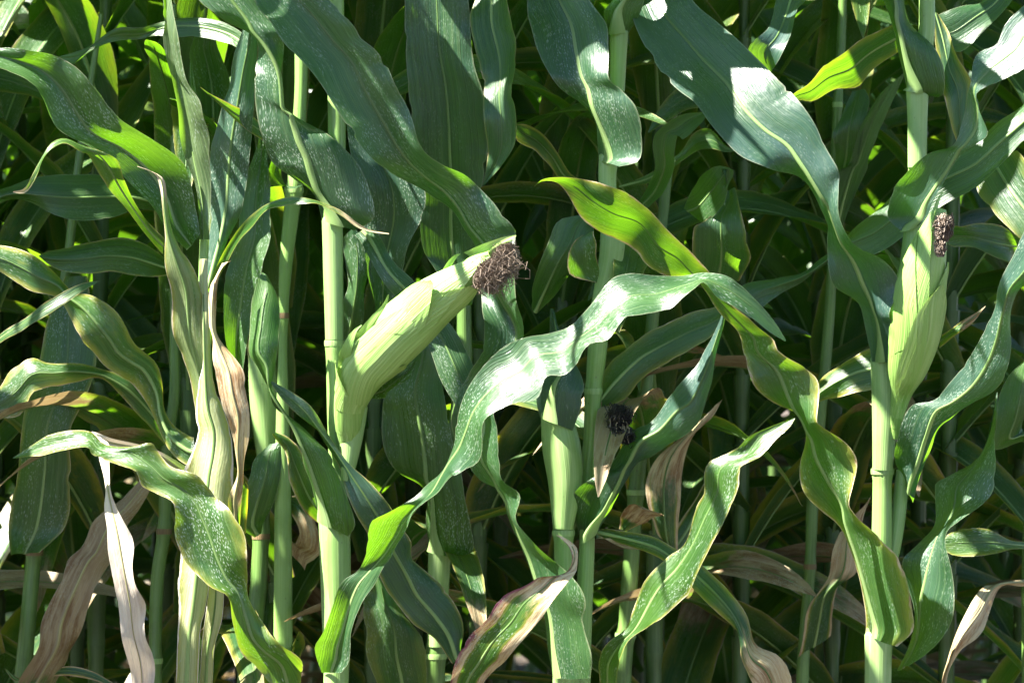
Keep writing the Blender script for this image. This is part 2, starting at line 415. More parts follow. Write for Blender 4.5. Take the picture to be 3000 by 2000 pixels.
def tube_mesh(name, C, rad, sides=18, flat=1.0, uvw=None, cap=True, groove=0.0):
    """tube along centres C with radii rad"""
    C = np.asarray(C, float); rad = np.asarray(rad, float); n = len(C)
    T = unit(np.gradient(C, axis=0))
    ref = np.array([0, -1.0, 0.0])
    X = unit(np.cross(T, ref)); Y = unit(np.cross(X, T))
    s = np.concatenate([[0], np.cumsum(np.linalg.norm(np.diff(C, axis=0), axis=1))])
    ring = []
    for k in range(sides + 1):
        a = 2 * math.pi * k / sides
        g = 1.0 - groove * max(0, math.cos(a - 0.6)) ** 8
        ring.append(C + X * (rad * g * math.cos(a))[:, None] + Y * (rad * flat * g * math.sin(a))[:, None])
    V = np.stack(ring, 1)
    a = np.linspace(0, 1, sides + 1)[None, :].repeat(n, 0)
    me = grid_mesh(name, V, np.stack([a, (s / s[-1])[:, None].repeat(sides + 1, 1)], -1),
                   np.stack([a * 2 * math.pi * rad.mean(), s[:, None].repeat(sides + 1, 1)], -1), flip=True)
    return me

def stalk(plant, tile, pts, d, nodes=(), top=None, mat=None, name="stalk", ground=True, lean=0.0):
    """pts: (x, y, width) down the picture or up it; d: distance (one value, or one per point)"""
    ox, oy = TILE[tile]
    pts = sorted(pts, key=lambda p: p[1])
    dl = d if isinstance(d, (list, tuple)) else [d] * len(pts)
    P = [at(p[0] + ox, p[1] + oy, q) for p, q in zip(pts, dl)]
    r = [p[2] * S * 0.5 * (D + q) / D for p, q in zip(pts, dl)]
    if top is not None:
        a = P[0]; dirv = (P[0] - P[1]) / max(1e-6, np.linalg.norm(P[0] - P[1])); dirv[2] = max(dirv[2], 0.5); dirv /= np.linalg.norm(dirv)
        P.insert(0, a + dirv * (top - a[2]) * 0.9); r.insert(0, r[0] * 0.55)
    if ground:
        a = P[-1]; P.append(np.array([a[0] + lean * 0.5, a[1] + 0.01, a[2] * 0.45])); r.append(r[-1] * 1.02)
        P.append(np.array([a[0] + lean, a[1] + 0.015, -0.03])); r.append(r[-1] * 1.12)
    P, r = np.array(P), np.array(r)
    ts = np.concatenate([[0], np.cumsum(np.linalg.norm(np.diff(P, axis=0), axis=1))])
    n = int(ts[-1] / 0.012) + 2; t = np.linspace(0, ts[-1], n)
    C = spline(P, ts, t); rr = np.maximum(spline(r, ts, t), 0.003)
    for ny in nodes:
        z = at(0, ny + oy, d if not isinstance(d, (list, tuple)) else dl[0])[2]
        rr = rr * (1 + 0.17 * np.exp(-((C[:, 2] - z) / 0.007) ** 2) - 0.06 * np.exp(-((C[:, 2] - z - 0.022) / 0.012) ** 2))
    me = tube_mesh(name, C, rr, 20, 0.92, groove=0.08)
    o = link(name, me, plant, mat or STALK)
    for ny in nodes:                                        # the pale and brown ring of each joint
        z = at(0, ny + oy, dl[0])[2]
        i = int(np.argmin(abs(C[:, 2] - z)))
        rc = C[i] + np.array([[0, 0, 0.0045], [0, 0, 0.001], [0, 0, -0.0035]]); rw = np.array([1.0, 1.03, 1.0]) * rr[i] * 1.012
        link("joint_ring", tube_mesh("joint_ring", rc, rw, 20, 0.92), o, BROWN if rnd.random() < 0.4 else SHEATH)
    return o

def sheath(plant, tile, pts, d, lip=0.0):
    """leaf sheath wrapped on a stalk; pts (x, y, width)"""
    ox, oy = TILE[tile]
    pts = sorted(pts, key=lambda p: p[1])
    P = np.array([at(p[0] + ox, p[1] + oy, d) for p in pts]); r = np.array([p[2] * S * 0.5 * (D + d) / D for p in pts])
    ts = np.concatenate([[0], np.cumsum(np.linalg.norm(np.diff(P, axis=0), axis=1))])
    n = max(6, int(ts[-1] / 0.01)); t = np.linspace(0, ts[-1], n)
    C, rr = spline(P, ts, t), spline(r, ts, t)
    up = (C[0] - C[1]) / np.linalg.norm(C[0] - C[1])
    C = np.concatenate([[C[0] + up * 0.009, C[0] + up * 0.0075, C[0] + up * 0.005, C[0] + up * 0.002], C]); rr = np.concatenate([rr[0] * np.array([0.25, 0.62, 0.86, 0.97]), rr])
    return link("sheath", tube_mesh("sheath", C, rr, 24, 0.85, groove=0.04), plant, SHEATH)

def plant_empty(name, label, gx, d, group=None, cat="maize plant"):
    e = bpy.data.objects.new(name, None); COL.objects.link(e)
    e.empty_display_size = 0.1
    e["label"] = label; e["category"] = cat
    if group: e["group"] = group
    return e

def strands(name, parent, mat, base, axis, spread, length, count, seed, thick=0.0006, curl=0.012, nseg=9, flare=0.9):
    """a tuft of dry curly silk"""
    r = random.Random(seed); V, F, U = [], [], []
    axis = Vector(axis).normalized(); bx = axis.orthogonal().normalized(); by = axis.cross(bx)
    for k in range(count):
        a = r.uniform(0, 6.283); q = spread * math.sqrt(r.random()) * 0.75
        p = Vector(base) + bx * (q * math.cos(a)) + by * (q * math.sin(a))
        dirv = (axis + (bx * math.cos(a) + by * math.sin(a)) * r.uniform(-0.2, flare)).normalized()
        ln = length * r.uniform(0.5, 1.15); th = thick * r.uniform(0.7, 1.4)
        ph = [r.uniform(0, 6.28) for _ in range(3)]; fr = [r.uniform(5, 16) for _ in range(3)]
        b0 = len(V)
        for i in range(nseg + 1):
            f = i / nseg
            c = curl * min(1, f * 3)
            o = bx * (c * math.sin(fr[0] * f + ph[0])) + by * (c * math.sin(fr[1] * f + ph[1])) + axis * (c * 0.8 * math.sin(fr[2] * f + ph[2]))
            pull = 1 - 0.35 * f
            c0 = p + dirv * (ln * f) + o + Vector((0, 0, -0.010 * f * f))
            for j in range(3):
                aa = j * 2.094
                V.append(c0 + (bx * math.cos(aa) + by * math.sin(aa)) * th); U.append((k * 0.01 + j * 0.001, f * ln))
        for i in range(nseg):
            for j in range(3):
                F.append((b0 + i*3 + j, b0 + i*3 + (j+1) % 3, b0 + (i+1)*3 + (j+1) % 3, b0 + (i+1)*3 + j))
    me = bpy.data.meshes.new(name); me.from_pydata([tuple(v) for v in V], [], F)
    l = me.uv_layers.new(name="metres")
    vi = np.empty(len(me.loops), np.int32); me.loops.foreach_get("vertex_index", vi)
    l.data.foreach_set("uv", np.array(U, np.float32)[vi].reshape(-1))
    o = link(name, me, parent, mat)
    return o

# ------------------------------------------------------------------ generated leaves and plants
def grown_leaf(base, az, length, width, elev, droop, twist, seed, step=0.022, nh=3, rib=None, fold=0.5, ruffle=0.008, drift=0.0):
    """blade grown from a joint: rises, arches over and twists"""
    n = max(10, int(length / step)); v = np.linspace(0, 1, n)
    e = elev - droop * v ** 1.35
    a = az + drift * v * v + 0.18 * wob(v, seed + 3, 2.5)
    T = np.stack([np.cos(e) * np.cos(a), np.cos(e) * np.sin(a), np.sin(e)], 1)
    M = np.array(base) + np.concatenate([[[0, 0, 0]], np.cumsum((T[1:] + T[:-1]) / 2 * (length / (n - 1)), axis=0)])
    B = np.stack([-np.sin(a), np.cos(a), np.zeros(n)], 1)
    Nn = np.cross(T, B); Nn = Nn * np.sign(Nn[:1, 2:3] + 1e-6) if False else np.cross(B, T) * -1
    rl = twist * v ** 1.2 + 0.35 * wob(v, seed + 8, 3.0) * v
    b = B * np.cos(rl)[:, None] + Nn * np.sin(rl)[:, None]; nrm = -B * np.sin(rl)[:, None] + Nn * np.cos(rl)[:, None]
    h = width / 2 * np.minimum(1, 0.55 + v * 3.2) * np.maximum(0.0, 1 - v ** 2.4) ** 0.75 + 0.0008
    f = fold * (1 - 0.75 * v)
    L = M - b * (h * np.cos(f))[:, None] - nrm * (h * np.sin(f))[:, None] * -1
    R = M + b * (h * np.cos(f))[:, None] - nrm * (h * np.sin(f))[:, None] * -1
    return leaf_meshes(L, M, R, seed, 0.08, ruffle, nh, rib)

def make_ear(plant, pts, tile_off, leaves, seed, silk=None, twist=0.0, mat=None, name="ear"):
    """pts: (gx, gy, width, depth) from shank to tip; leaves: (angle, span, t0, t1, lift)"""
    mat = mat or HUSK
    P = np.array([at(p[0] + tile_off[0], p[1] + tile_off[1], p[3]) for p in pts]); r = np.array([p[2] * S * 0.5 * 0.89 for p in pts])
    ts = np.concatenate([[0], np.cumsum(np.linalg.norm(np.diff(P, axis=0), axis=1))])
    n = int(ts[-1] / 0.005); t = np.linspace(0, ts[-1], n); C = spline(P, ts, t); rr = np.maximum(spline(r, ts, t), 0.002)
    body = tube_mesh(name, C, rr, 32)
    o = link(name, body, plant, mat)
    T = unit(np.gradient(C, axis=0)); X = unit(np.cross(T, np.array([0, -1.0, 0]))); Y = unit(np.cross(X, T))
    for k, (ang, span, t0, t1, lift) in enumerate(leaves):
        i0, i1 = int(t0 * (n - 1)), int(min(t1, 1.0) * (n - 1)); m = i1 - i0 + 1
        s = np.linspace(0, 1, m); nc = 31
        sp = math.radians(span) / 2 * np.maximum(0.03, 1 - s ** 3.2) ** 0.8
        rk = rr[i0:i1+1] * (1.025 + 0.018 * k) + 0.0008 + lift * np.maximum(0, (s - 0.72) / 0.28) ** 1.6
        rk = np.maximum(rk, rr[i0:i1+1].max() * 0.16)
        cols, us = [], []
        for c in range(nc):
            q = c / (nc - 1) * 2 - 1
            a = math.radians(ang) + sp * q + 0.05 * wob(s, seed + k * 5 + 1, 3.0)
            rq = rk * (1 + 0.045 * q ** 4 + 0.009 * math.sin(c * 2.2 + k))
            cols.append(C[i0:i1+1] + X[i0:i1+1] * (rq * np.cos(a))[:, None] + Y[i0:i1+1] * (rq * np.sin(a))[:, None]); us.append(sp * q * rk)
        V = np.stack(cols, 1); U2 = np.stack([np.stack(us, 1), np.repeat((s * (ts[-1] * (t1 - t0)))[:, None], nc, 1)], -1)
        link("husk_leaf", grid_mesh("husk_leaf", V, U2, U2, flip=True), o, mat)
    return o, C, T

# ------------------------------------------------------------------ the setting
gm = bpy.data.meshes.new("field_soil")
gn = 60; gx_ = np.concatenate([np.linspace(-400, -7, 8), np.linspace(-6, 6, gn), np.linspace(7, 400, 8)])
gy_ = np.concatenate([np.linspace(-400, -7, 8), np.linspace(-6, 9, gn), np.linspace(10, 800, 8)])
gv = [(x, y, 0.025 * mnoise.noise((x * 2.2, y * 2.2, 0)) + 0.012 * mnoise.noise((x * 7, y * 7, 3)) if abs(x) < 8 and -8 < y < 11 else 0.0) for y in gy_ for x in gx_]
nx = len(gx_); gm.from_pydata(gv, [], [(j * nx + i, j * nx + i + 1, (j + 1) * nx + i + 1, (j + 1) * nx + i) for j in range(len(gy_) - 1) for i in range(nx - 1)])
ground = link("ground", gm, None, SOIL); ground["kind"] = "structure"; ground["label"] = "bare brown field soil between the maize rows"

# ------------------------------------------------------------------ front-row plants surveyed from the photograph
FRONT = "maize plants of the front row"
SECOND = "maize plants just behind the front row"
pA = plant_empty("maize_plant", "maize plant with pale dried sheath and rolled upright leaf, leftmost in front row", 0, 0, FRONT)
pB = plant_empty("maize_plant", "maize plant bearing the large pale ear that leans to the right", 0, 0, FRONT)
pD = plant_empty("maize_plant", "maize plant with thick pale sheath and no ear, in the middle", 0, 0, FRONT)
pF = plant_empty("maize_plant", "slender maize plant with small ear of black shrivelled silk", 0, 0, FRONT)
pH = plant_empty("maize_plant", "maize plant bearing the upright ear on the right", 0, 0, FRONT)
pC = plant_empty("maize_plant", "thin sunlit maize stalk just left of the leaning ear's plant", 0, 0, SECOND)
pP = plant_empty("maize_plant", "maize plant behind the leaning ear with broad upright dark leaf", 0, 0, SECOND)
pG = plant_empty("maize_plant", "maize plant with bright green swollen sheath right of the dried bundle", 0, 0, SECOND)
pK = plant_empty("maize_plant", "maize plant at the lower left with withered brown leaf", 0, 0, SECOND)
pJ = plant_empty("maize_plant", "maize stalk half hidden behind the dead white hanging leaf's plant", 0, 0, SECOND)
pZ = plant_empty("maize_plant", "thin sunlit maize stalk left of the upright ear, top right", 0, 0, SECOND)
pN = plant_empty("maize_plant", "dim maize stalk behind the black silk of the small ear", 0, 0, SECOND)
pR = plant_empty("maize_plant", "maize plant at the right edge with long twisted leaves", 0, 0, SECOND)
L = survey_leaf

# --- plant A
stalk(pA, 1, [(940, 1090, 44), (930, 1350, 44), (940, 1600, 60), (950, 2000, 70), (890, 2600, 80), (870, 3136, 95)], 0.03, nodes=(1350, 2950), top=None)
L(pA, 1, [0.01, 0.0, -0.01, -0.02], [(915,1100,963,1100),(905,900,962,980),(840,700,942,750),(800,450,908,520),(768,200,868,380),(752,60,815,180),(752,0,782,0),(745,-120,765,-120)], kp=0.4, ky=-0.5, bow=0.2, rib=0.006, wmin=0.9, fold='t', pale=0.12, label="upright half-rolled leaf blade")
L(pA, 1, [0.02, -0.005], [(925,740,948,745),(900,560,922,560),(872,400,897,400),(872,285,880,284)], fold='t', rib=None)
L(pA, 1, [0.02, 0.0, -0.05, -0.07, -0.06], [(860,1150,920,1080,.3),(770,1060,905,980,.3),(690,930,880,870,.4),(580,820,835,740,.42),(460,715,700,635,.42),(330,640,560,560,.4),(250,570,470,440,.45),(190,450,390,345,.45),(110,360,290,280,.45),(0,310,150,243,.5),(-120,280,0,222,.5),(-300,290,-220,260)], kp=0.7, ky=-0.3, edge=0.006, rib=0.008, dust=1.1, fold='t')
L(pA, 1, [0.03, 0.0, -0.06, -0.09, -0.08], [(755,1095,748,1168),(690,1030,680,1090),(612,920,605,985),(566,810,520,890),(545,740,450,790),(480,700,405,705),(385,668,375,684),(300,632,300,657),(235,652,250,680),(190,718,203,728),(150,800,168,812),(110,868,115,886),(60,879,62,884)], kp=-0.3, yellow=0.15, edge=0.04, fold='x', rib=0.004, dry=0.9)
L(pA, 1, [0.0, -0.03, -0.06, -0.06], [(900,1900,995,1830),(860,1720,992,1800),(805,1580,952,1600),(782,1470,948,1470),(786,1350,920,1310),(760,1230,865,1180),(752,1100,800,1080),(745,950,768,970),(738,875,758,850),(722,812,745,815),(690,785,700,790),(630,763,632,767)], kp=0.1, ky=-.2, dry=0.72, edge=0.06, yellow=0.25, pale=0.25, fold='a', bow=0.12, rib=0.005)
L(pA, 2, [0.0, -0.03, -0.04, -0.03], [(805,1640,905,1640),(812,1500,912,1500),(818,1350,922,1310),(830,1200,940,1240),(838,1000,985,1020),(822,800,1062,800),(850,620,1070,620),(888,500,1070,520),(903,420,1060,400),(890,330,1020,290),(905,180,985,225),(915,100,968,120),(914,0,962,0),(914,-180,958,-180),(920,-380,952,-380)], kp=0.0, ky=-.3, dry=1.5, edge=0.10, fold='a', bow=0.15, rib=0.008, yellow=0.3, pale=0.75, label="pale yellowing dried sheath leaf")
L(pA, 2, [-0.02, -0.08, -0.09, -0.05], [(1085,950,1098,950),(1060,800,1104,820),(1048,730,1110,725),(1085,620,1112,600),(1072,520,1113,480),(1050,380,1138,325),(1012,260,1124,220),(985,130,1112,130),(976,0,1010,0),(955,-80,990,-70),(965,-250,1000,-270),(990,-300,1030,-350),(1020,-360,1062,-370)], kp=0.15, dry=0.1, fold='a', rib=0.005, bow=0.1, yellow=0.6, label="dried brown torn leaf")
L(pB, 2, [0.0, -0.10, -0.17, -0.19, -0.19, -0.18, -0.15, -0.11], [(1520,2080,1450,2080),(1460,1850,1370,1860),(1400,1660,1290,1690),(1382,1568,1265,1600),(1385,1470,1200,1500),(1300,1400,1122,1435),(1235,1345,1087,1375),(1190,1250,1070,1275),(1142,1150,1050,1162),(1138,1080,960,1118),(1136,970,862,1022),(1110,860,815,920),(1050,770,802,835),(990,720,795,740),(930,640,722,698),(860,600,650,662),(780,570,626,592),(720,495,560,573),(690,465,490,548),(590,485,450,528),(480,472,420,512),(430,418,400,488),(340,408,300,502),(230,430,200,524),(150,475,140,527),(60,533,60,537)], kp=0.6, ky=-0.5, edge=0.03, yellow=0.2, fold='x', rib=0.008, dust=1.2, dry=1.2, label="broad drooping leaf with pointed tip at left")
L(pA, 2, [0.02, -0.04, -0.12, -0.13, -0.10, -0.05], [(860,575,850,640),(700,490,690,520),(500,440,490,480),(420,415,455,440),(445,460,500,470),(452,540,514,560),(480,680,512,680),(480,760,545,770),(495,850,570,850),(506,960,600,960),(525,1100,628,1085),(545,1230,650,1190),(566,1370,660,1310),(598,1500,690,1450),(606,1600,700,1570),(630,1750,680,1740)], kp=0.2, ky=-0.6, dry=0.0, pale=0.55, fold='n', rib=0.004, bow=0.1, ruffle=0.02, label="dead whitened leaf hanging straight down")
L(pA, 2, [0.03, -0.01], [(905,1640,975,1640),(915,1568,977,1568),(925,1420,985,1400),(940,1280,1020,1270),(955,1140,1028,1150),(960,1040,1010,1040)], kp=0.0, dry=1.5, yellow=0.2, pale=0.9, edge=0.1, fold='a', rib=0.006)
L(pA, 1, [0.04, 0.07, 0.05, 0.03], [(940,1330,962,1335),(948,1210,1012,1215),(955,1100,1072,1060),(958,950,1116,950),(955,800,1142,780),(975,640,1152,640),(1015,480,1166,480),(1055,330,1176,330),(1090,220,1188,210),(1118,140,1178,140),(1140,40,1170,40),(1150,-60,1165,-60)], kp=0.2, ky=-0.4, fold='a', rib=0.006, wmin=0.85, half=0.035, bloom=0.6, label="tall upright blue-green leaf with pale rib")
L(pC, 1, [0.09, 0.05, 0.02], [(1240,650,1230,600),(1196,645,1178,545),(1120,592,1130,512),(1060,540,1075,486),(1000,478,1005,452),(955,435,960,428),(920,402,921,400)], kp=0.2, yellow=0.7, edge=0.12, fold='n', rib=0.003, dry=0.9)
L(pA, 1, [0.03, -0.03, -0.10, -0.12, -0.10], [(945,1360,975,1345),(965,1290,1015,1260),(1010,1190,1050,1200),(1075,1080,1110,1100),(1140,1000,1170,1040),(1220,940,1230,965),(1320,905,1310,946),(1400,906,1400,938),(1460,920,1460,938),(1560,962,1560,988),(1640,1022,1640,1045),(1700,1055,1705,1066),(1785,1070,1787,1076)], kp=0.3, dry=0.75, fold='x', rib=None, dust=0.5, yellow=0.3, half=0.02)
L(pG, 1, [0.10, 0.08, 0.10], [(1060,1850,1120,1850),(1060,1660,1112,1700),(1035,1568,1140,1540),(1030,1300,1195,1400),(1060,1200,1208,1250),(1095,1060,1245,1100),(1108,900,1242,940),(1148,780,1236,800),(1185,660,1225,690),(1200,580,1215,580)], kp=0.1, fold='t', rib=0.006, dust=1.3)
# the withered and pale small pieces low on plant A
L(pA, 2, [0.05, 0.0], [(1060,900,1130,880),(1105,640,1140,650),(1115,660,1128,640)], kp=0, yellow=1.0, fold='n', rib=None)

# --- plant B (leaning ear)
stalk(pB, 1, [(1545, 420, 80), (1545, 700, 84), (1526, 1100, 88), (1535, 1568, 80), (1540, 1880, 78), (1550, 2200, 90), (1537, 2470, 140), (1545, 2868, 122), (1543, 3136, 108)], 0.02, nodes=(1592,), top=2.15)
sheath(pB, 1, [(1526, 1015, 96), (1532, 1300, 90), (1536, 1560, 84)], 0.018)
sheath(pB, 2, [(1535, 830, 146), (1542, 1100, 140), (1545, 1400, 126), (1543, 1620, 112)], 0.02)
L(pB, 1, [0.0, -0.02, -0.03, -0.02, 0.0], [(1480,1012,1625,1060,.4),(1440,900,1718,1000,.15),(1330,820,1690,850,.3),(1235,745,1630,735,.45),(1200,640,1500,612,.55),(1176,520,1370,552,.85),(1168,430,1262,485,1.5),(1172,370,1248,420,1.6),(1182,260,1296,275,.62),(1165,180,1300,190,.2),(1030,100,1252,110,.5),(910,0,1165,0,.6),(840,-130,1060,-130,.6),(820,-330,960,-330),(830,-500,850,-500)], kp=0.2, ky=-0.2, edge=0.006, rib=0.014, fold='a', dust=1.1, bloom=0.3, label="broad leaf with wide pale rib above the ear")
L(pB, 4, [0.0, -0.06, -0.15, -0.22, -0.24, -0.25, -0.24, -0.22], [(-90,1520,0,1520,.5),(-115,1450,35,1470,.6),(-120,1395,42,1400,.65),(-82,1330,45,1330,.7),(-38,1200,100,1200,.6),(0,1108,150,1120,.55),(68,1057,190,1050,.55),(112,985,230,980,.75),(118,900,272,900,.9),(142,812,312,830,.9),(230,768,352,765,.95),(330,720,402,715,.95),(390,650,440,680,.8),(450,580,495,612,.5),(505,470,512,606,.5),(524,390,630,545,.35),(540,290,665,382,.5),(590,190,722,322,.5),(680,90,800,266,.5),(760,22,890,246,.5),(850,-18,940,150,.5),(960,-40,1050,136,.5),(1060,-72,1132,36,.5),(1120,-145,1232,-8,.5),(1180,-225,1300,-106,.6),(1250,-298,1400,-135,.55),(1330,-312,1500,-150,.6),(1450,-288,1570,-208,.6),(1568,-280,1622,-245,.5),(1670,-300,1665,-268,.5),(1760,-302,1720,-205,.5),(1830,-262,1800,-160,.5),(1910,-185,1880,-112,.5),(1990,-92,1972,-40,.5),(2042,-8,2040,0,.5)], kp=[.1,.0,-.3,.2,.6,.7,.6,.6,.7], ky=[0,0,0,-.2,-.4,-.4,-.3,-.3,-.3], edge=0.0, rib=0.008, fold='x', dust=1.2, half=0.034, label="long wavy leaf twisting across the middle")
L(pB, 2, [-0.018, -0.05, -0.06, -0.02], [(1470,830,1600,895,.15),(1455,740,1632,835,.12),(1435,660,1590,705,.1),(1400,560,1548,595,.12),(1367,480,1520,525,.12),(1335,400,1450,450,.15),(1300,330,1350,378,.2),(1270,268,1262,318,.2),(1236,200,1240,250,.4),(1185,120,1258,140,.6),(1140,60,1275,40,.35),(1150,-70,1286,-80,.35),(1160,-180,1286,-150,.4),(1188,-285,1268,-225,.5),(1205,-318,1225,-305)], kp=0.15, fold='a', rib=0.010, edge=0.006, label="folded leaf rising from the lower collar")
L(pB, 2, [0.06, 0.03, 0.03], [(1462,835,1466,720),(1392,775,1440,640),(1330,640,1385,500),(1308,515,1330,440),(1250,425,1270,418)], kp=0.1, edge=0.12, yellow=0.4, fold='a', rib=0.004)
earB, CB, TB = make_ear(pB, [(1600,2080,70,0.0),(1600,1950,118,-0.02),(1612,1840,150,-0.035),(1668,1705,212,-0.06),(1752,1612,248,-0.075),(1855,1512,252,-0.09),(1977,1402,222,-0.105),(2105,1300,178,-0.12),(2200,1225,128,-0.13),(2262,1182,74,-0.135)], (0, 0),
    [(95, 200, 0.0, 0.42, 0.002), (25, 150, 0.05, 0.50, 0.004), (150, 170, 0.0, 0.36, 0.012), (70, 190, 0.10, 0.62, 0.001), (120, 200, 0.12, 0.80, 0.010), (40, 210, 0.2, 0.93, 0.002), (110, 150, 0.25, 1.0, 0.001)], 5)
sheath(pB, 4, [(58, 300, 128), (45, 430, 112), (32, 560, 78), (24, 640, 44)], -0.012)
strands("silk", earB, SILK, at(2238, 1235, -0.150), (0.25, -0.35, -0.35), 0.012, 0.013, 620, 3, 0.00045, 0.009)
strands("silk", earB, SILK, at(2312, 1168, -0.145), (0.45, -0.25, 0.0), 0.012, 0.013, 620, 4, 0.00045, 0.009)
L(earB, 3, [-0.10, -0.14, -0.16], [(560,1160,660,1230),(660,1118,720,1150),(740,1090,770,1112),(800,1078,804,1084)], kp=0.5, yellow=0.5, dust=0, fold='n', rib=None, name="husk_leaf", dry=1.2).data.materials[0] = HUSK
L(earB, 3, [-0.10, -0.12], [(462,1242,500,1240),(490,1200,515,1205),(520,1172,535,1178),(545,1164,547,1168)], kp=0.2, fold='n', rib=None, name="husk_leaf", yellow=0.3, dust=0.0).data.materials[0] = HUSK
L(pB, 3, [-0.03, -0.10, -0.12], [(0,1720,100,1700),(-10,1620,70,1650),(60,1540,110,1570),(130,1460,165,1470),(190,1400,212,1390),(215,1352,218,1352)], kp=0.2, fold='n', rib=None, yellow=0.2, dust=0.3, name="bract").data.materials[0] = HUSK
L(pB, 3, [-0.03, -0.09, -0.10], [(-10,1780,60,1760),(-14,1650,42,1660),(20,1560,55,1580),(60,1510,72,1520),(92,1490,94,1494)], kp=0.2, fold='n', rib=None, yellow=0.2, dust=0.3, name="bract").data.materials[0] = HUSK
L(pB, 4, [-0.02, -0.05, -0.03], [(110,235,120,262),(190,190,200,262),(270,130,230,232),(320,80,318,165),(340,60,345,100)], kp=0.4, fold='n', rib=0.003, dust=1.3)
L(pB, 3, [0.06, 0.03, 0.05, 0.03, 0.02], [(60,1080,130,1040),(90,1110,172,1085),(190,1290,235,1190),(270,1385,345,1303),(390,1560,500,1490),(460,1740,622,1712),(530,1868,650,1820),(600,2010,700,1960)], kp=0.2, fold='a', edge=0.006, rib=0.006)
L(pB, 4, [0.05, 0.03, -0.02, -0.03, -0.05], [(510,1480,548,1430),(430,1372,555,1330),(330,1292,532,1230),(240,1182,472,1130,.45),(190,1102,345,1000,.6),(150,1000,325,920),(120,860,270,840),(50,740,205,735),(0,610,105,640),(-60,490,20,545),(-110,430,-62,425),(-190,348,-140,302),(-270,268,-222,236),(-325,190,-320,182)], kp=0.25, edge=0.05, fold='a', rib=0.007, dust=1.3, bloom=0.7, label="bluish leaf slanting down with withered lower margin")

# --- plant D (thick sheath)
stalk(pD, 4, [(985, 330, 60), (1012, 600, 96), (1020, 860, 90), (1022, 1040, 90), (1025, 1300, 100), (1030, 1568, 118)], 0.04, nodes=(872,), top=None)
sheath(pD, 4, [(985, 330, 140), (1010, 480, 178), (1028, 640, 160), (1018, 860, 92)], 0.032)
sheath(pD, 4, [(1036, 1470, 132), (1032, 1640, 122)], 0.038)
L(pD, 4, [-0.02, -0.04, -0.06, -0.07, -0.06, -0.07, -0.09, -0.09, -0.07], [(975,1545,1145,1545,.1),(952,1420,1152,1450,.12),(930,1235,1112,1300,.14),(875,1100,1118,1180,.1),(840,990,1035,1058,.12),(800,880,890,918,.15),(765,790,806,810,.3),(722,700,810,710,.15),(620,640,742,645,.72),(548,510,724,560,.55),(505,360,726,400,.7),(560,200,722,300,.6),(640,50,830,110,.7),(650,-68,832,-50,.85),(642,-230,796,-230,.5),(625,-340,792,-340,.5),(600,-440,800,-482,.25),(555,-520,794,-522,.15),(500,-608,716,-620,.18),(425,-664,600,-728,.3),(300,-732,475,-796,.45),(150,-828,388,-890,.55),(40,-958,312,-1060,.55),(-70,-1138,250,-1178,.55),(-170,-1278,192,-1290,.6),(-268,-1378,110,-1390,.6),(-338,-1488,22,-1490,.6),(-400,-1568,-62,-1570,.6),(-480,-1700,-190,-1720,.55),(-560,-1850,-380,-1880),(-600,-1980,-560,-1990)], kp=[.6,.5,.3,.2,.2,.2,.1,.1], ky=[-1.0,-.6,-.1,0,0,0,0], edge=0.0, rib=0.012, fold='x', dust=0.8, label="very long broad leaf running up to the top left")
L(pD, 4, [0.002, 0.0, 0.01, 0.02], [(914,350,1062,410,.3),(905,250,1100,300,.3),(925,180,1116,210,.3),(960,100,1085,100),(960,-40,1020,-40),(960,-150,975,-150)], bloom=0.6, kp=0.2, fold='a', rib=0.009, dust=1.2)
L(pD, 4, [0.0, -0.09, -0.15, -0.18, -0.17], [(470,1700,640,1700),(500,1568,656,1560),(525,1470,745,1475),(590,1350,812,1395),(668,1275,892,1305),(735,1175,952,1225),(860,1112,1012,1142),(912,1082,1052,1080),(1010,1074,1078,1035),(1058,1012,1087,972),(1050,950,1074,936),(1010,906,1022,898),(986,889,990,888)], kp=0.6, ky=-0.4, dry=0.62, edge=0.45, yellow=0.5, purple=1.0, fold='n', rib=0.006, ruffle=0.01, label="withered leaf with purple-red margin")

# --- plant F (small black-silk ear)
stalk(pF, 3, [(1275, 150, 66), (1268, 400, 68), (1225, 740, 80), (1222, 870, 78), (1240, 1180, 84), (1195, 1400, 90), (1172, 1650, 88), (1156, 1810, 76), (1148, 2000, 74), (1130, 2210, 70), (1128, 2500, 72), (1110, 2850, 84), (1100, 3136, 90)], 0.06, nodes=(1812,), top=2.2)
sheath(pF, 3, [(1228, 722, 92), (1222, 800, 84), (1224, 880, 80)], 0.055)
sheath(pF, 3, [(1275, 150, 86), (1272, 260, 78), (1266, 420, 72)], 0.055)
sheath(pF, 3, [(1250, 1060, 120), (1240, 1180, 112), (1215, 1290, 96), (1190, 1420, 92)], 0.05)
L(pF, 3, [0.025, 0.005, 0.03, 0.08, 0.14], [(1186,745,1275,765,.3),(1183,715,1362,742,.25),(1172,640,1377,650,.2),(1140,515,1352,505,.1),(1020,420,1280,412,.45),(955,335,1226,355,.55),(900,230,1226,230,.55),(870,100,1222,120,.53),(855,0,1135,0,.53),(850,-140,1080,-140),(880,-330,1000,-330),(900,-480,910,-480)], kp=.4, ky=[-.3,-.3,-.1,0], rib=0.012, fold='x', vf=0.5, dust=0.9, bloom=0.4, label="broad leaf with sunlit right half, upper middle")
L(pF, 3, [0.04, 0.02, 0.03], [(1228,160,1322,150,.4),(1210,100,1350,95,.4),(1205,55,1372,40,.4),(1250,0,1390,-20,.4),(1300,-90,1440,-120),(1400,-260,1500,-280),(1500,-400,1510,-410)], kp=0.2, fold='a', rib=0.009)
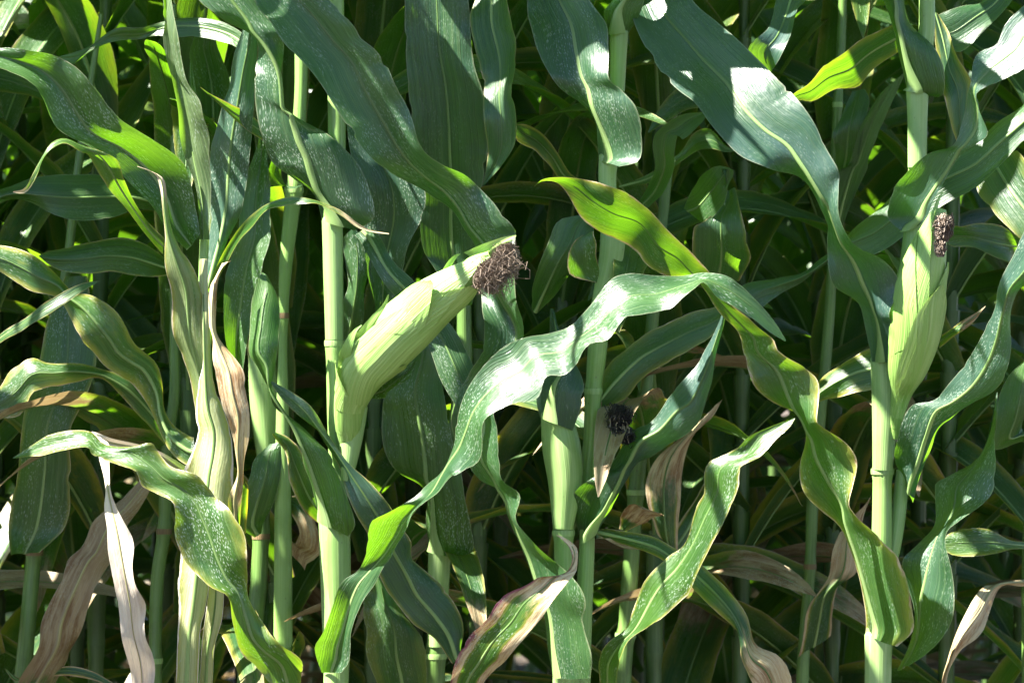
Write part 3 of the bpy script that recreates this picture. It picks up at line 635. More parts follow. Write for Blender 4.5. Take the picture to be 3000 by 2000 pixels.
L(pF, 3, [0.03, 0.0, 0.0], [(1175,1300,1185,1240,.4),(1050,1260,1170,1170,.7),(1038,1190,1172,1120,.7),(1070,1110,1160,1075),(1110,1080,1160,1062)], kp=0.3, ky=-.3, fold='n', rib=None, edge=0.08, label="curled leaf base with frayed edge")
earF, CF, TF = make_ear(pF, [(2745,2190,60,0.04),(2755,2140,74,0.03),(2775,2060,76,0.02),(2795,1990,62,0.01),(2808,1962,34,0.005)], (0, 0), [(90, 190, 0.0, 0.97, 0.001), (30, 150, 0.0, 0.7, 0.002), (160, 150, 0.0, 1.0, 0.004)], 9, mat=SHEATH)
strands("silk", earF, DARKSILK, at(2835, 1995, 0.0), (0.2, -0.1, 0.3), 0.012, 0.018, 300, 7, 0.0009, 0.009, flare=0.5)
strands("silk", earF, DARKSILK, at(2835, 1945, 0.0), (0.25, -0.1, 0.9), 0.009, 0.030, 220, 8, 0.0008, 0.008, flare=0.5)
strands("pale_fleck", earF, FLECK, at(2838, 1960, -0.016), (0.0, -1.0, 0.0), 0.022, 0.005, 20, 12, 0.0004, 0.0008, 3, flare=3.0)["kind"] = "stuff"
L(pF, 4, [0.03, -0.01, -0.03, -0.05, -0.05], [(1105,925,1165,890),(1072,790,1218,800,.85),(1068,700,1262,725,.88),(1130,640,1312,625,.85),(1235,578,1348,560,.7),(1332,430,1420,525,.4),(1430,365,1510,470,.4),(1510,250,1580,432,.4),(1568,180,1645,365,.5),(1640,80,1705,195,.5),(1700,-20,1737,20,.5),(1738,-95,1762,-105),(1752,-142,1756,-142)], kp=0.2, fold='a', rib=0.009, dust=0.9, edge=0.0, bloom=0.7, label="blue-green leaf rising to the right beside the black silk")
L(pF, 4, [0.06, 0.06, 0.08, 0.08], [(1195,215,1195,312),(1215,110,1295,268),(1335,5,1405,152),(1480,-80,1482,108),(1600,-130,1602,38),(1740,-165,1722,-42),(1802,-202,1792,-170)], kp=0.4, fold='a', rib=0.006, edge=0.03, yellow=0.15)
L(pF, 4, [0.0, -0.08, -0.13, -0.15], [(1190,1590,1260,1600),(1184,1470,1272,1490),(1205,1412,1330,1380,.6),(1290,1330,1410,1315,.5),(1370,1172,1478,1270,.4),(1410,1080,1562,1180,.4),(1500,990,1602,1128,.4),(1568,920,1680,960,.4),(1630,780,1742,878,.35),(1680,680,1812,722,.35),(1690,600,1838,622,.3),(1706,562,1836,580,.4),(1820,510,1920,530,.5),(1868,440,1992,458,.5),(1960,395,2052,402,.5),(2080,350,2084,355)], kp=0.5, ky=-0.3, fold='x', rib=0.007, edge=0.03, dust=1.2, label="long leaf curving up from bottom centre to the right")
L(pF, 4, [0.05, 0.02, -0.02, -0.04, 0.0], [(1170,892,1185,860),(1350,950,1300,868),(1470,1005,1430,890),(1568,1085,1540,950),(1625,1140,1632,1002),(1730,1250,1742,1100),(1808,1340,1802,1180),(1830,1440,1862,1260),(1860,1520,1905,1385),(1900,1590,2005,1440),(1930,1700,2060,1540),(1990,1800,2060,1700)], kp=0.25, fold='a', edge=0.06, dry=0.62, yellow=0.4, rib=0.006)
L(pF, 4, [0.04, 0.06, 0.10], [(1170,880,1172,905),(1290,950,1270,905),(1360,955,1330,935),(1420,930,1415,925)], kp=0.3, dry=0.0, fold='n', rib=None)

# --- plant H (upright ear)
stalk(pH, 5, [(1122, 0, 74), (1120, 150, 76), (1078, 450, 86), (1078, 760, 84), (1058, 1100, 96), (1010, 1450, 110), (935, 1700, 120), (928, 2000, 104), (918, 2160, 90), (914, 2480, 96), (896, 2968, 114), (895, 3136, 120)], 0.02, nodes=(2162,), top=2.2)
sheath(pH, 5, [(1078, 425, 104), (1078, 560, 92), (1078, 770, 88)], 0.016)
sheath(pH, 6, [(925, 80, 126), (930, 300, 122), (922, 500, 102), (918, 590, 94)], 0.015)
sheath(pH, 6, [(900, 1350, 130), (898, 1500, 124), (895, 1640, 122)], 0.018)
L(pH, 6, [-0.03, -0.06, -0.08, -0.10, -0.12, -0.13, -0.13], [(840,1345,985,1400,.3),(842,1300,1058,1330,.2),(838,1230,1060,1240,.12),(812,1100,1040,1115,.08),(775,970,992,980,.08),(737,845,862,848,.1),(650,770,792,760,.6),(560,680,793,650,.52),(540,560,796,520,.3),(550,460,740,440,.22),(548,425,660,385,.2),(515,350,640,350,.2),(420,295,636,260,.35),(340,220,620,180,.45),(300,130,545,110,.5),(278,40,438,45,.4),(262,-20,418,-15,.4),(225,-80,340,-70,.4),(170,-150,240,-155,.4),(100,-235,140,-250,.5),(30,-285,85,-330,.45),(-60,-290,20,-430,.6),(-150,-330,-70,-520,.55),(-240,-425,-165,-620,.6),(-370,-490,-260,-682,.5),(-460,-560,-350,-718,.5),(-520,-660,-440,-740,.5),(-562,-715,-520,-752,.5),(-600,-735,-600,-753,.5),(-650,-734,-650,-741,.5),(-684,-708,-683,-711)], kp=[.55,.55,.55,.45,.2,-1.3,-1.9,-1.9], ky=[-1.5,-1.0,-.7,-.3,0,.3,.4,.4], fold='x', rib=0.011, edge=0.06, yellow=0.2, dust=1.1, dry=0.975, label="long leaf arching left to a curled yellow-edged tip")
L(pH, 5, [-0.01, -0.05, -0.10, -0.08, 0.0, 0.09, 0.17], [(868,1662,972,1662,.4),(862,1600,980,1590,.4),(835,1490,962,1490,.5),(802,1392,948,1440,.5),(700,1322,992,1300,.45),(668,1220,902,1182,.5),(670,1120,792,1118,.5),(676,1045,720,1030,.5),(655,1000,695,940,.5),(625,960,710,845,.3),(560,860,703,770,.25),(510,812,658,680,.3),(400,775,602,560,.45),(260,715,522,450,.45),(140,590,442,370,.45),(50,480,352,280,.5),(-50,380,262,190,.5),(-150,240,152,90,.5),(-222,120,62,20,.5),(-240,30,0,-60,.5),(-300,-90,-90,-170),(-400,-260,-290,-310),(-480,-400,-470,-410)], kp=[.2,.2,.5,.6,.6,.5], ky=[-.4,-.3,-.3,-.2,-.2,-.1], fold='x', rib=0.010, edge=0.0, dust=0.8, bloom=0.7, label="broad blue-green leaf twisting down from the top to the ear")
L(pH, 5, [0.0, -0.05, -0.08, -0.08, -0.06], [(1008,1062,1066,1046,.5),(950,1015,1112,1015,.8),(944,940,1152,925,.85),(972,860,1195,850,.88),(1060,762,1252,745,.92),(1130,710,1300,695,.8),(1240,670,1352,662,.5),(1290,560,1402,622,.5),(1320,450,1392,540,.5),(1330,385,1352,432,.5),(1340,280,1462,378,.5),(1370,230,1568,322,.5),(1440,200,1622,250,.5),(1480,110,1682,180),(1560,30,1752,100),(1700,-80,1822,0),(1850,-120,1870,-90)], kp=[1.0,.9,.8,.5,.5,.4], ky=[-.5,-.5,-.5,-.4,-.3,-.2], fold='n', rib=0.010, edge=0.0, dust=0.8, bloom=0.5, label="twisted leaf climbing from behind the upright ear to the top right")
L(pH, 5, [0.0, -0.02, -0.01], [(1032,420,1122,438,.25),(1028,395,1190,445,.25),(1012,300,1200,330,.12),(990,200,1155,212,.12),(962,100,1055,112,.25),(930,30,1035,30,.5),(900,-50,1025,-60),(880,-200,980,-200),(880,-350,890,-350)], kp=0.15, fold='a', rib=0.011, dust=0.7, label="leaf with rounded drooping base on the upper stalk")
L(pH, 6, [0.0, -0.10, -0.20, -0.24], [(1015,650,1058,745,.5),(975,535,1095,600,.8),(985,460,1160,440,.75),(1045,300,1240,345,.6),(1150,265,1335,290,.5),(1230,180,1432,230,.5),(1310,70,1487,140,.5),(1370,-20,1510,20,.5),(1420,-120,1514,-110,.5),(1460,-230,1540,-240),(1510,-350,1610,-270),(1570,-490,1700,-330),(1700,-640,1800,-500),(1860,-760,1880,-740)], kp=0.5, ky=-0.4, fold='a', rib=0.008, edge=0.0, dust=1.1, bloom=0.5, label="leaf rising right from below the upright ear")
stalk(pH, 6, [(1010, 590, 60), (995, 760, 68), (970, 940, 66), (930, 1120, 50)], 0.03, name="shank", ground=False, mat=SHEATH)
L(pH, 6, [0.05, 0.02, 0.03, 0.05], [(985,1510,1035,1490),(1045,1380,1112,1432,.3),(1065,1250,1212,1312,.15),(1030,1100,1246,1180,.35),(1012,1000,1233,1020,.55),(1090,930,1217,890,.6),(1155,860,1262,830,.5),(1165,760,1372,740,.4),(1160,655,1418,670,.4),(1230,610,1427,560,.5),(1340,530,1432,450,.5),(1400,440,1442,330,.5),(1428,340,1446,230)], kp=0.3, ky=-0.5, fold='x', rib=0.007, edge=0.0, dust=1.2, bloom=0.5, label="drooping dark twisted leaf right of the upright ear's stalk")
L(pH, 5, [0.03, 0.06, 0.09, 0.12, 0.12], [(1720,520,1700,330),(1568,645,1568,468),(1480,742,1440,558),(1350,862,1330,648),(1200,942,1180,720),(1030,1072,1030,830),(870,1172,900,960),(760,1190,800,1040),(670,1218,690,1150),(560,1292,560,1240),(450,1350,420,1276),(380,1400,290,1302),(300,1470,200,1380)], kp=0.4, fold='a', rib=0.006, edge=0.0, dust=0.8)
L(pH, 5, [0.05, 0.06, 0.08, 0.09], [(990,240,965,115),(870,330,850,160),(800,402,740,232),(700,422,640,292),(600,468,570,372),(530,460,510,425),(470,500,465,490)], kp=-1.0, fold='n', rib=0.006, edge=0.04, yellow=0.3, dust=0.4)
L(pH, 6, [0.05, 0.06, 0.07], [(866,222,868,28),(800,232,800,50),(720,256,700,110),(640,282,622,190),(570,310,560,290)], kp=0.5, fold='a', rib=0.005, edge=0.05, yellow=0.4)
L(pH, 5, [0.06, 0.04, 0.04], [(1150,60,1170,60),(1165,200,1222,150),(1195,400,1262,260),(1205,460,1322,372),(1232,590,1312,480),(1250,630,1290,560),(1262,660,1270,640)], kp=-0.6, ky=1.0, fold='n', rib=0.004, edge=0.05, yellow=0.5, dust=0.3)
L(pH, 6, [0.02, -0.02, -0.03], [(1180,30,1190,-30),(1230,-20,1250,-70),(1330,-90,1330,-120),(1390,-160,1392,-164)], kp=0.3, dry=0.45, yellow=0.6, edge=0.1, fold='n', rib=0.003)
strands("silk", earB, SILK, at(2275, 1205, -0.155), (0.2, -0.3, -0.3), 0.022, 0.030, 120, 33, 0.0004, 0.011)
earH, CH, TH = make_ear(pH, [(4112,2010,44,0.01),(4122,1900,66,0.0),(4142,1800,98,-0.01),(4168,1690,182,-0.03),(4200,1540,232,-0.05),(4216,1400,250,-0.06),(4248,1240,216,-0.07),(4280,1122,158,-0.075),(4312,1010,96,-0.08),(4325,960,50,-0.08)], (0, 0),
    [(100, 210, 0.0, 0.45, 0.001), (20, 170, 0.03, 0.80, 0.001), (165, 170, 0.05, 0.9, 0.003), (135, 140, 0.15, 1.0, 0.006), (50, 150, 0.1, 0.72, 0.001)], 6)
strands("silk", earH, SILK, at(4330, 1110, -0.112), (0.02, -0.1, 1.0), 0.010, 0.040, 420, 5, 0.0007, 0.005, flare=0.15)
strands("silk", earH, SILK, at(4322, 1180, -0.116), (-0.02, -0.05, 1.0), 0.006, 0.04, 140, 6, 0.0007, 0.004, flare=0.1)
L(earH, 5, [-0.075, -0.08, -0.08], [(1120,1120,1160,1100),(1135,1020,1165,1000),(1160,930,1180,925),(1198,872,1200,874)], kp=0.0, fold='n', rib=None, name="husk_leaf", dust=0.0).data.materials[0] = HUSK

# --- second-row plants
stalk(pC, 1, [(1385, 200, 62), (1380, 450, 58), (1352, 860, 76), (1335, 1010, 72), (1310, 1250, 60), (1300, 1568, 40), (1298, 1900, 60), (1300, 2400, 80), (1300, 3136, 90)], 0.16, nodes=(1450, 880), top=2.0)
L(pC, 1, [0.14, 0.12, 0.1], [(1240,860,1390,850),(1240,800,1330,870,.3),(1235,780,1290,800),(1260,700,1320,700)], kp=0.2, fold='n', rib=None)
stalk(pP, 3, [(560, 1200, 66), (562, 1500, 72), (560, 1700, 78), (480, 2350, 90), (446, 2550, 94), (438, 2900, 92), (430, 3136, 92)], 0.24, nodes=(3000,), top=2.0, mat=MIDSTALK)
sheath(pP, 4, [(452, 960, 104), (445, 1150, 98), (440, 1400, 92)], 0.235)
L(pP, 3, [0.22, 0.18, 0.15, 0.14, 0.14], [(525,1400,600,1400),(440,1250,622,1300),(380,1150,642,1150),(365,1000,642,1000),(370,900,647,880),(330,700,667,700),(318,520,667,585),(305,360,652,425),(296,200,606,275),(292,50,592,85),(300,-100,570,-100),(380,-350,500,-350),(420,-450,430,-450)], kp=0.1, fold='t', rib=0.007, dust=0.45, label="broad upright dark leaf with yellow-green rib")
L(pP, 3, [0.12, 0.08, 0.04, 0.06], [(620,-200,740,-200),(612,0,764,0),(592,100,792,122),(640,320,809,190),(660,380,802,340),(655,470,796,420),(658,570,809,520),(672,690,798,660),(665,770,752,745),(648,852,662,845)], kp=0.3, ky=-0.5, fold='x', rib=0.006, dust=0.4, edge=0.02)
L(pP, 4, [0.2, 0.16, 0.15, 0.16], [(402,965,500,990,.3),(395,880,602,965,.15),(390,800,595,850,.15),(370,680,567,722,.2),(250,590,552,600,.45),(195,480,522,480,.55),(185,330,492,350,.55),(205,220,472,230),(280,60,462,100),(330,-60,432,-50),(370,-200,380,-200)], kp=0.1, fold='a', rib=0.010, dust=1.1)
L(pP, 4, [0.14, 0.10, 0.1], [(180,1640,385,1640),(160,1550,392,1550),(118,1430,390,1470),(108,1250,372,1360),(120,1150,270,1220),(150,1060,200,1100)], kp=0.1, fold='a', rib=0.006, dust=1.0, yellow=0.2)
L(pP, 3, [0.14, 0.12, 0.10, 0.12], [(165,1640,215,1640),(140,1400,240,1350),(118,1200,300,1150),(108,1000,375,1000),(70,830,390,880),(36,690,310,760),(20,560,200,600),(10,480,60,480)], bloom=0.6, kp=0.1, fold='t', rib=0.005, dust=0.9)
L(pP, 3, [0.18, 0.1, 0.1], [(20,1760,60,1750),(0,1620,60,1560),(0,1420,100,1480),(30,1300,110,1330),(5,1130,140,1180),(10,1090,100,1090),(50,1050,60,1050)], kp=0.1, fold='a', rib=0.005)
L(pP, 3, [0.14, 0.10, 0.08, 0.09], [(880,1430,900,1440),(870,1350,1010,1300),(910,1220,1090,1180),(960,1110,1150,1110),(1010,1020,1160,1060),(1100,988,1140,1010)], kp=0.2, ky=-0.2, fold='a', rib=0.006, dust=0.6)
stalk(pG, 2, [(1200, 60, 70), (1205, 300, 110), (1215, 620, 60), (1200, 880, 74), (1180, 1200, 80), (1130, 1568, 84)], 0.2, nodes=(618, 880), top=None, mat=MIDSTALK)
sheath(pG, 2, [(1195, -160, 84), (1200, 0, 112), (1205, 140, 128), (1212, 300, 126), (1222, 480, 92), (1220, 618, 70)], 0.195)
L(pG, 2, [0.16, 0.14, 0.15], [(1170,900,1200,880),(1110,850,1210,830),(1105,750,1250,760),(1150,620,1290,620),(1170,540,1310,480),(1240,470,1300,460)], kp=0.1, fold='a', rib=0.006)
L(pG, 2, [0.18, 0.15, 0.2], [(1260,740,1270,710),(1330,770,1370,715),(1380,870,1460,860),(1360,920,1470,980),(1340,900,1420,1010),(1330,960,1400,1050)], kp=0.1, fold='a', dry=0.3, edge=0.2, yellow=0.8, rib=None)
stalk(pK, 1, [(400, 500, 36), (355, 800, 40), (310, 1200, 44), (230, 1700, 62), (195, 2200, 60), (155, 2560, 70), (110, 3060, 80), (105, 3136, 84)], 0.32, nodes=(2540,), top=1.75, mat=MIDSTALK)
L(pK, 2, [0.26, 0.2, 0.18, 0.2], [(60,1620,220,1620),(100,1530,300,1500),(180,1400,345,1400),(190,1280,380,1290),(280,1100,430,1130),(305,1000,500,1030),(372,940,515,990),(425,830,582,850),(520,745,642,770),(640,640,702,652),(700,590,710,600)], kp=0.2, dry=0.0, tone=0.45, fold='a', rib=0.007, ruffle=0.014, label="withered brown leaf at the lower left")
L(pK, 2, [0.28, 0.25, 0.27], [(50,980,180,970),(40,850,300,850),(80,600,330,600),(100,400,330,400),(130,250,400,250),(180,100,440,60),(220,-100,420,-150),(300,-300,400,-300)], kp=0.1, fold='t', rib=0.006, dust=1.0, edge=0.03)
L(pK, 2, [0.3, 0.25, 0.24], [(20,1500,40,1515),(70,1560,110,1550),(200,1540,220,1510),(300,1530,320,1490),(420,1550,430,1515),(520,1590,525,1570)], kp=0.3, yellow=0.8, edge=0.2, fold='n', rib=0.003)
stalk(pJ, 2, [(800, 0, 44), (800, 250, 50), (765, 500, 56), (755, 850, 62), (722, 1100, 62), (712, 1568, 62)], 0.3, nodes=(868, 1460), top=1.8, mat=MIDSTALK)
L(pJ, 2, [0.05, 0.06, 0.02, 0.04, 0.05], [(905,560,890,440),(860,570,880,440),(762,480,800,390),(720,350,752,320),(690,270,746,200),(610,170,716,100),(560,150,662,50),(480,110,615,0),(420,40,580,-68),(380,0,530,-138),(330,-100,440,-198),(290,-175,335,-235),(260,-212,275,-298),(150,-228,180,-378),(80,-268,100,-418),(0,-318,0,-445),(-120,-350,-120,-440),(-220,-350,-222,-370)], kp=0.25, fold='a', rib=0.007, yellow=0.5, edge=0.04, dust=0.7, label="yellow-edged twisted leaf crossing the left side")
L(pJ, 2, [0.2, 0.14, 0.12, 0.14], [(820,560,800,480),(735,440,710,300),(640,340,652,210),(540,240,600,180),(450,166,480,142),(350,166,340,110),(280,195,220,95),(160,232,140,70),(90,338,50,130),(0,352,0,212),(-100,360,-90,280)], kp=0.3, fold='a', rib=0.005, yellow=0.35, edge=0.05)
L(pJ, 1, [0.22, 0.18, 0.16, 0.18], [(780,985,780,915),(745,978,740,900),(620,972,600,840),(500,1002,450,805),(350,1013,300,800),(240,982,150,814),(140,934,60,845),(50,925,0,870),(-60,960,-80,920)], kp=0.3, fold='a', rib=0.004, edge=0.0, dust=0.6)
L(pJ, 1, [0.24, 0.2, 0.2], [(790,1260,790,1220),(700,1270,700,1150),(620,1265,580,1098),(520,1245,440,1105),(430,1256,360,1115),(340,1252,290,1130),(230,1216,210,1160),(178,1176,180,1174)], kp=0.3, fold='a', rib=0.004, edge=0.04, dust=0.6)
L(pJ, 1, [0.1, 0.03, 0.0, 0.02], [(-100,1680,-100,1640),(0,1575,0,1535),(90,1520,110,1458),(190,1462,200,1395),(320,1380,310,1330),(400,1325,390,1298),(456,1292,457,1290)], kp=0.3, fold='n', rib=0.003, edge=0.05)
L(pJ, 1, [0.1, 0.14, 0.16, 0.16], [(1130,260,1140,190),(1090,222,1110,150),(1030,192,1030,105),(900,162,920,82),(750,162,800,85),(640,178,650,135),(520,192,550,130),(400,247,470,165),(320,302,400,220),(240,275,250,268)], kp=0.4, fold='x', rib=0.004, edge=0.0, dust=0.4, half=0.025)
L(pJ, 1, [0.3, 0.27, 0.24], [(960,660,1000,660),(920,540,1040,520),(888,400,1055,380),(875,300,1030,290),(872,235,1000,215),(905,140,978,160),(915,128,930,130)], kp=-0.1, fold='n', rib=0.005, dust=0.8)
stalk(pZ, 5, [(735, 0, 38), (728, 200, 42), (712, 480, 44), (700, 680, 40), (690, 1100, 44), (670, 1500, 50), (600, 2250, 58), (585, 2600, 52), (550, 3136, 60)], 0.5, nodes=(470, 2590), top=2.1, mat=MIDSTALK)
L(pZ, 5, [0.5, 0.46, 0.44, 0.46], [(690,900,740,900),(700,700,800,760),(690,620,840,560),(740,500,850,440),(780,420,835,410)], kp=-0.1, fold='n', rib=0.005, dust=0.2)
L(pZ, 5, [0.5, 0.45, 0.42], [(690,1060,720,1080),(700,900,790,900),(720,780,850,770),(760,760,850,740),(820,560,930,540),(900,440,1030,320)], kp=-0.1, fold='n', rib=0.005, dust=0.2)
L(pZ, 6, [0.48, 0.42, 0.42], [(530,1450,680,1350),(560,1350,690,1250),(590,1200,720,1130),(670,1080,800,1040),(690,960,830,800),(720,880,870,700)], kp=0.1, dry=0.5, edge=0.2, yellow=0.4, fold='a', rib=0.006)
stalk(pN, 4, [(1420, 0, 60), (1400, 200, 72), (1370, 500, 78), (1345, 800, 74), (1310, 1300, 80), (1290, 1568, 84)], 0.42, nodes=(700, 1350), top=1.9, mat=MIDSTALK)
L(pN, 4, [0.4, 0.36, 0.36], [(1700,600,1750,620),(1480,900,1560,1000),(1400,700,1560,700),(1430,560,1600,500),(1560,430,1700,350),(1680,330,1760,250)], kp=0.1, dry=0.55, edge=0.25, yellow=0.6, fold='a', rib=0.006)
L(pN, 4, [0.30, 0.26, 0.24], [(1275,860,1310,870),(1290,790,1400,830),(1340,740,1440,800),(1400,770,1480,795),(1470,790,1482,800)], kp=0.3, dry=0.2, yellow=1.0, edge=0.2, fold='a', rib=None, label="curled orange-brown dried leaf end")
L(pN, 3, [0.22, 0.16, 0.14, 0.14], [(1360,930,1408,955),(1405,865,1482,882),(1440,760,1532,762),(1430,665,1532,702),(1448,605,1546,622),(1500,560,1570,642),(1568,525,1642,580),(1660,515,1690,520)], kp=0.0, fold='x', rib=0.004, dust=0.2)
L(pN, 3, [0.26, 0.2, 0.18], [(1280,862,1275,855),(1430,832,1420,795),(1568,742,1568,690),(1630,705,1630,612),(1700,690,1698,598),(1770,700,1768,672),(1830,690,1832,684)], kp=0.4, fold='n', rib=0.003, dust=0.2, edge=0.02)
L(pN, 3, [0.3, 0.24, 0.22], [(1060,840,1090,820),(1000,818,1052,800),(955,758,985,690),(880,690,915,602),(805,645,850,570),(790,580,800,572)], kp=-0.3, fold='n', rib=0.003, yellow=0.5, edge=0.06, dust=0.0)
L(pN, 5, [0.2, 0.14, 0.1, 0.12], [(440,-60,600,-60),(425,0,565,0),(410,100,532,60),(370,160,492,180),(300,218,452,260),(350,280,420,310),(403,332,408,330)], bloom=0.7, kp=0.2, fold='n', rib=0.005, dust=0.6)
L(pN, 5, [0.3, 0.24, 0.26], [(60,1290,260,1290),(45,1180,310,1200),(50,1050,305,1120),(90,1020,270,980),(180,950,250,900),(200,880,240,860)], kp=0.0, fold='n', rib=0.005, dust=0.4, edge=0.04)
L(pN, 5, [0.3, 0.22, 0.22], [(5,960,40,980),(30,880,100,1030),(90,800,180,950),(170,760,205,850),(235,780,180,770),(205,860,190,900)], kp=0.2, fold='n', rib=0.004, dust=0.4)
stalk(pR, 6, [(1700, -200, 60), (1640, 400, 70), (1600, 900, 78), (1600, 1568, 86)], 0.2, nodes=(), top=2.1, mat=MIDSTALK)
L(pR, 6, [0.14, 0.1, 0.1], [(1640,560,1650,480),(1568,440,1600,420),(1435,492,1568,400),(1440,400,1620,300),(1452,250,1660,200),(1500,150,1660,80),(1568,90,1640,10)], kp=0.2, fold='a', rib=0.006, dust=0.6)
L(pR, 6, [0.16, 0.1, 0.1], [(1640,960,1640,920),(1530,952,1500,912),(1430,982,1400,862),(1340,987,1310,855),(1220,972,1222,880),(1190,930,1192,925)], kp=0.3, fold='n', rib=0.004, edge=0.05, yellow=0.2)
L(pR, 6, [0.2, 0.12, 0.08, 0.1], [(1650,1130,1650,1070),(1568,1122,1568,1084),(1445,1140,1430,1108),(1372,1330,1350,1160),(1272,1430,1262,1330),(1222,1568,1200,1500),(1190,1680,1180,1650)], kp=0.2, dry=0.0, fold='a', rib=0.004, label="grey-brown withered leaf at the lower right")
L(pR, 5, [0.2, 0.14, 0.12], [(1400,760,1460,720),(1350,842,1532,690),(1420,962,1602,800),(1540,1082,1682,960),(1640,1200,1722,1150),(1720,1300,1730,1290)], kp=-1.3, ky=0.4, fold='n', rib=0.006, dust=0.2, yellow=0.2, edge=0.02)
L(pR, 5, [0.2, 0.14, 0.14], [(1600,1160,1590,1090),(1530,1172,1545,1090),(1490,1212,1460,1035),(1420,1182,1350,1025),(1330,1132,1280,1035),(1235,1132,1240,1042),(1200,1100,1202,1095)], kp=0.2, fold='x', rib=0.004, dust=0.4, edge=0.03)
L(pR, 5, [0.2, 0.18, 0.18], [(1540,-60,1400,-60),(1500,20,1380,0),(1400,132,1300,20),(1262,246,1190,60),(1200,150,1160,80)], kp=0.2, fold='n', rib=0.004, dust=0.3)

# ------------------------------------------------------------------ unseen upper leaves added to the front plants, shaped to shade them
from mathutils.bvhtree import BVHTree
LIT = [(4550,900,.13),(4640,1000,.13),(4400,450,.04),(3900,300,.06),(2700,950,-.13),(2850,1050,-.13),(2950,1150,-.13),(2600,880,-.13),(2480,2050,-.02),(1850,1420,-.13),(2000,1310,-.15),(2150,1190,-.16),(1760,1500,-.12),(4130,1400,-.08),(4190,1250,-.09),(4250,1100,-.1),(4100,1540,-.07),
       (2300,1660,-.24),(2200,1740,-.24),(2430,1610,-.26),(2050,2100,-.22),(3330,1310,-.25),(3450,1400,-.25),(2820,1330,-.26),
       (3400,350,-.08),(3550,500,-.09),(3650,620,-.1),(3780,800,-.11),(3270,350,-.06),(3980,1600,-.06),(4050,1620,-.06),
       (2700,200,-.02),(2740,650,-.03),(2840,720,-.03),(2760,400,-.03),(2280,380,.04),(2260,500,.04),(2600,2800,-.05),(2650,2950,-.05),(2258,970,-.1),
       (1220,420,-.05),(1250,550,-.05),(830,250,-.04),(860,450,-.04),(1130,190,.02),(1040,450,.03),(1010,700,.04),(920,2018,-.05),(1090,2080,-.06),
       (560,2500,-.13),(580,2650,-.13),(520,2300,-.13),(4010,1830,0),(3990,3000,0),(4211,700,0),(3716,1848,-.13),(3896,2128,-.12),(4126,2808,-.06),
       (4466,1628,-.08),(4336,1828,-.07),(4286,2738,.0),(3068,2778,-.07),(3216,2468,-.08),(2308,2768,-.1),(2398,2878,-.1),(1380,400,.14),(1510,2750,0),(1310,3050,0),(950,120,.1)]
DARK = [(400,500,-.05),(600,700,-.03),(250,450,-.07),(1600,850,-.03),(1650,950,-.03),(1300,750,-.03),(1700,400,-.09),(1800,600,-.09),(1500,200,-.09),(2100,900,-.08),
        (2500,200,0),(2600,350,0),(3050,150,-.02),(3150,250,-.03),(2950,100,-.01),(3300,560,-.06),(3400,650,-.07),(3480,700,-.07),(2000,300,.14),(2020,600,.14),
        (1950,2300,-.17),(2150,1980,-.22),(2600,1480,-.25),(1700,1640,-.1),(1650,1750,-.08),(1526,1300,0),(1530,1800,0),(2570,2150,.02),(2590,2350,.02),(2720,1700,.05),
        (900,2400,-.14),(1000,2600,-.13),(1850,2700,0),(2000,2850,.02),(3500,1700,-.13),(3700,2250,-.12),(4000,2600,-.08),(4170,1650,-.05),(4050,2350,.0),(3000,2850,-.03),(3150,2600,-.05),
        (3000,2050,-.04),(3150,1900,-.05),(4150,950,-.08),(4300,750,-.08),(4400,1800,-.06),(970,2200,-.04),(1850,1700,0.15),(1600,700,-.03),(900,900,0),(1000,1000,.05),(4600,400,-.07)]
LITR = [Vector(at(p[0], p[1], p[2] + q)) for p in LIT for q in (-0.04, 0.0, 0.04)]; DARKR = [Vector(at(*p)) for p in DARK]
covered = set(); LITC = [Vector(at(*p)) for p in LIT]
EARS = {2700, 2760, 2740, 3650, 1220, 830, 860, 1850, 2000, 2150, 1760, 4130, 4190, 4250, 4100, 2300, 2200, 3400, 3550}
def shade_crown(plant, x, d, seed, heights, azs, step=0.02):
    """leaves above the picture; each is picked to shade what the photograph shows in shade"""
    for k, (z, a) in enumerate(zip(heights, azs)):
        best = None
        for q in range(130 if plant in (pF, pD) else 36):
            aa = a + rnd.uniform(-1.2, 1.2)
            me, _ = grown_leaf((x, d, z), aa, rnd.uniform(0.55, 0.80), rnd.uniform(0.07, 0.095), rnd.uniform(0.8, 1.2), rnd.uniform(1.2, 1.95), rnd.uniform(-0.9, 0.9), seed * 131 + k * 17 + q, step)
            bv = BVHTree.FromPolygons([v.co for v in me.vertices], [p.vertices for p in me.polygons])
            hit = sum((5 if p[0] in EARS else 1.5) for p, r in zip(LIT, LITC) if bv.ray_cast(r, SUN_TO)[0] is not None)
            got = {i for i, r in enumerate(DARKR) if i not in covered and bv.ray_cast(r, SUN_TO)[0] is not None}
            sc = len(got) - hit
            if best is None or sc > best[0]:
                if best: bpy.data.meshes.remove(best[1])
                best = (sc, me, got, hit)
            else: bpy.data.meshes.remove(me)
        if best[0] <= 0 and best[3] > 0: bpy.data.meshes.remove(best[1]); continue
        covered.update(best[2])
        o = link("leaf", best[1], plant, LEAF); leaf_props(o); o["shade_crown"] = 1

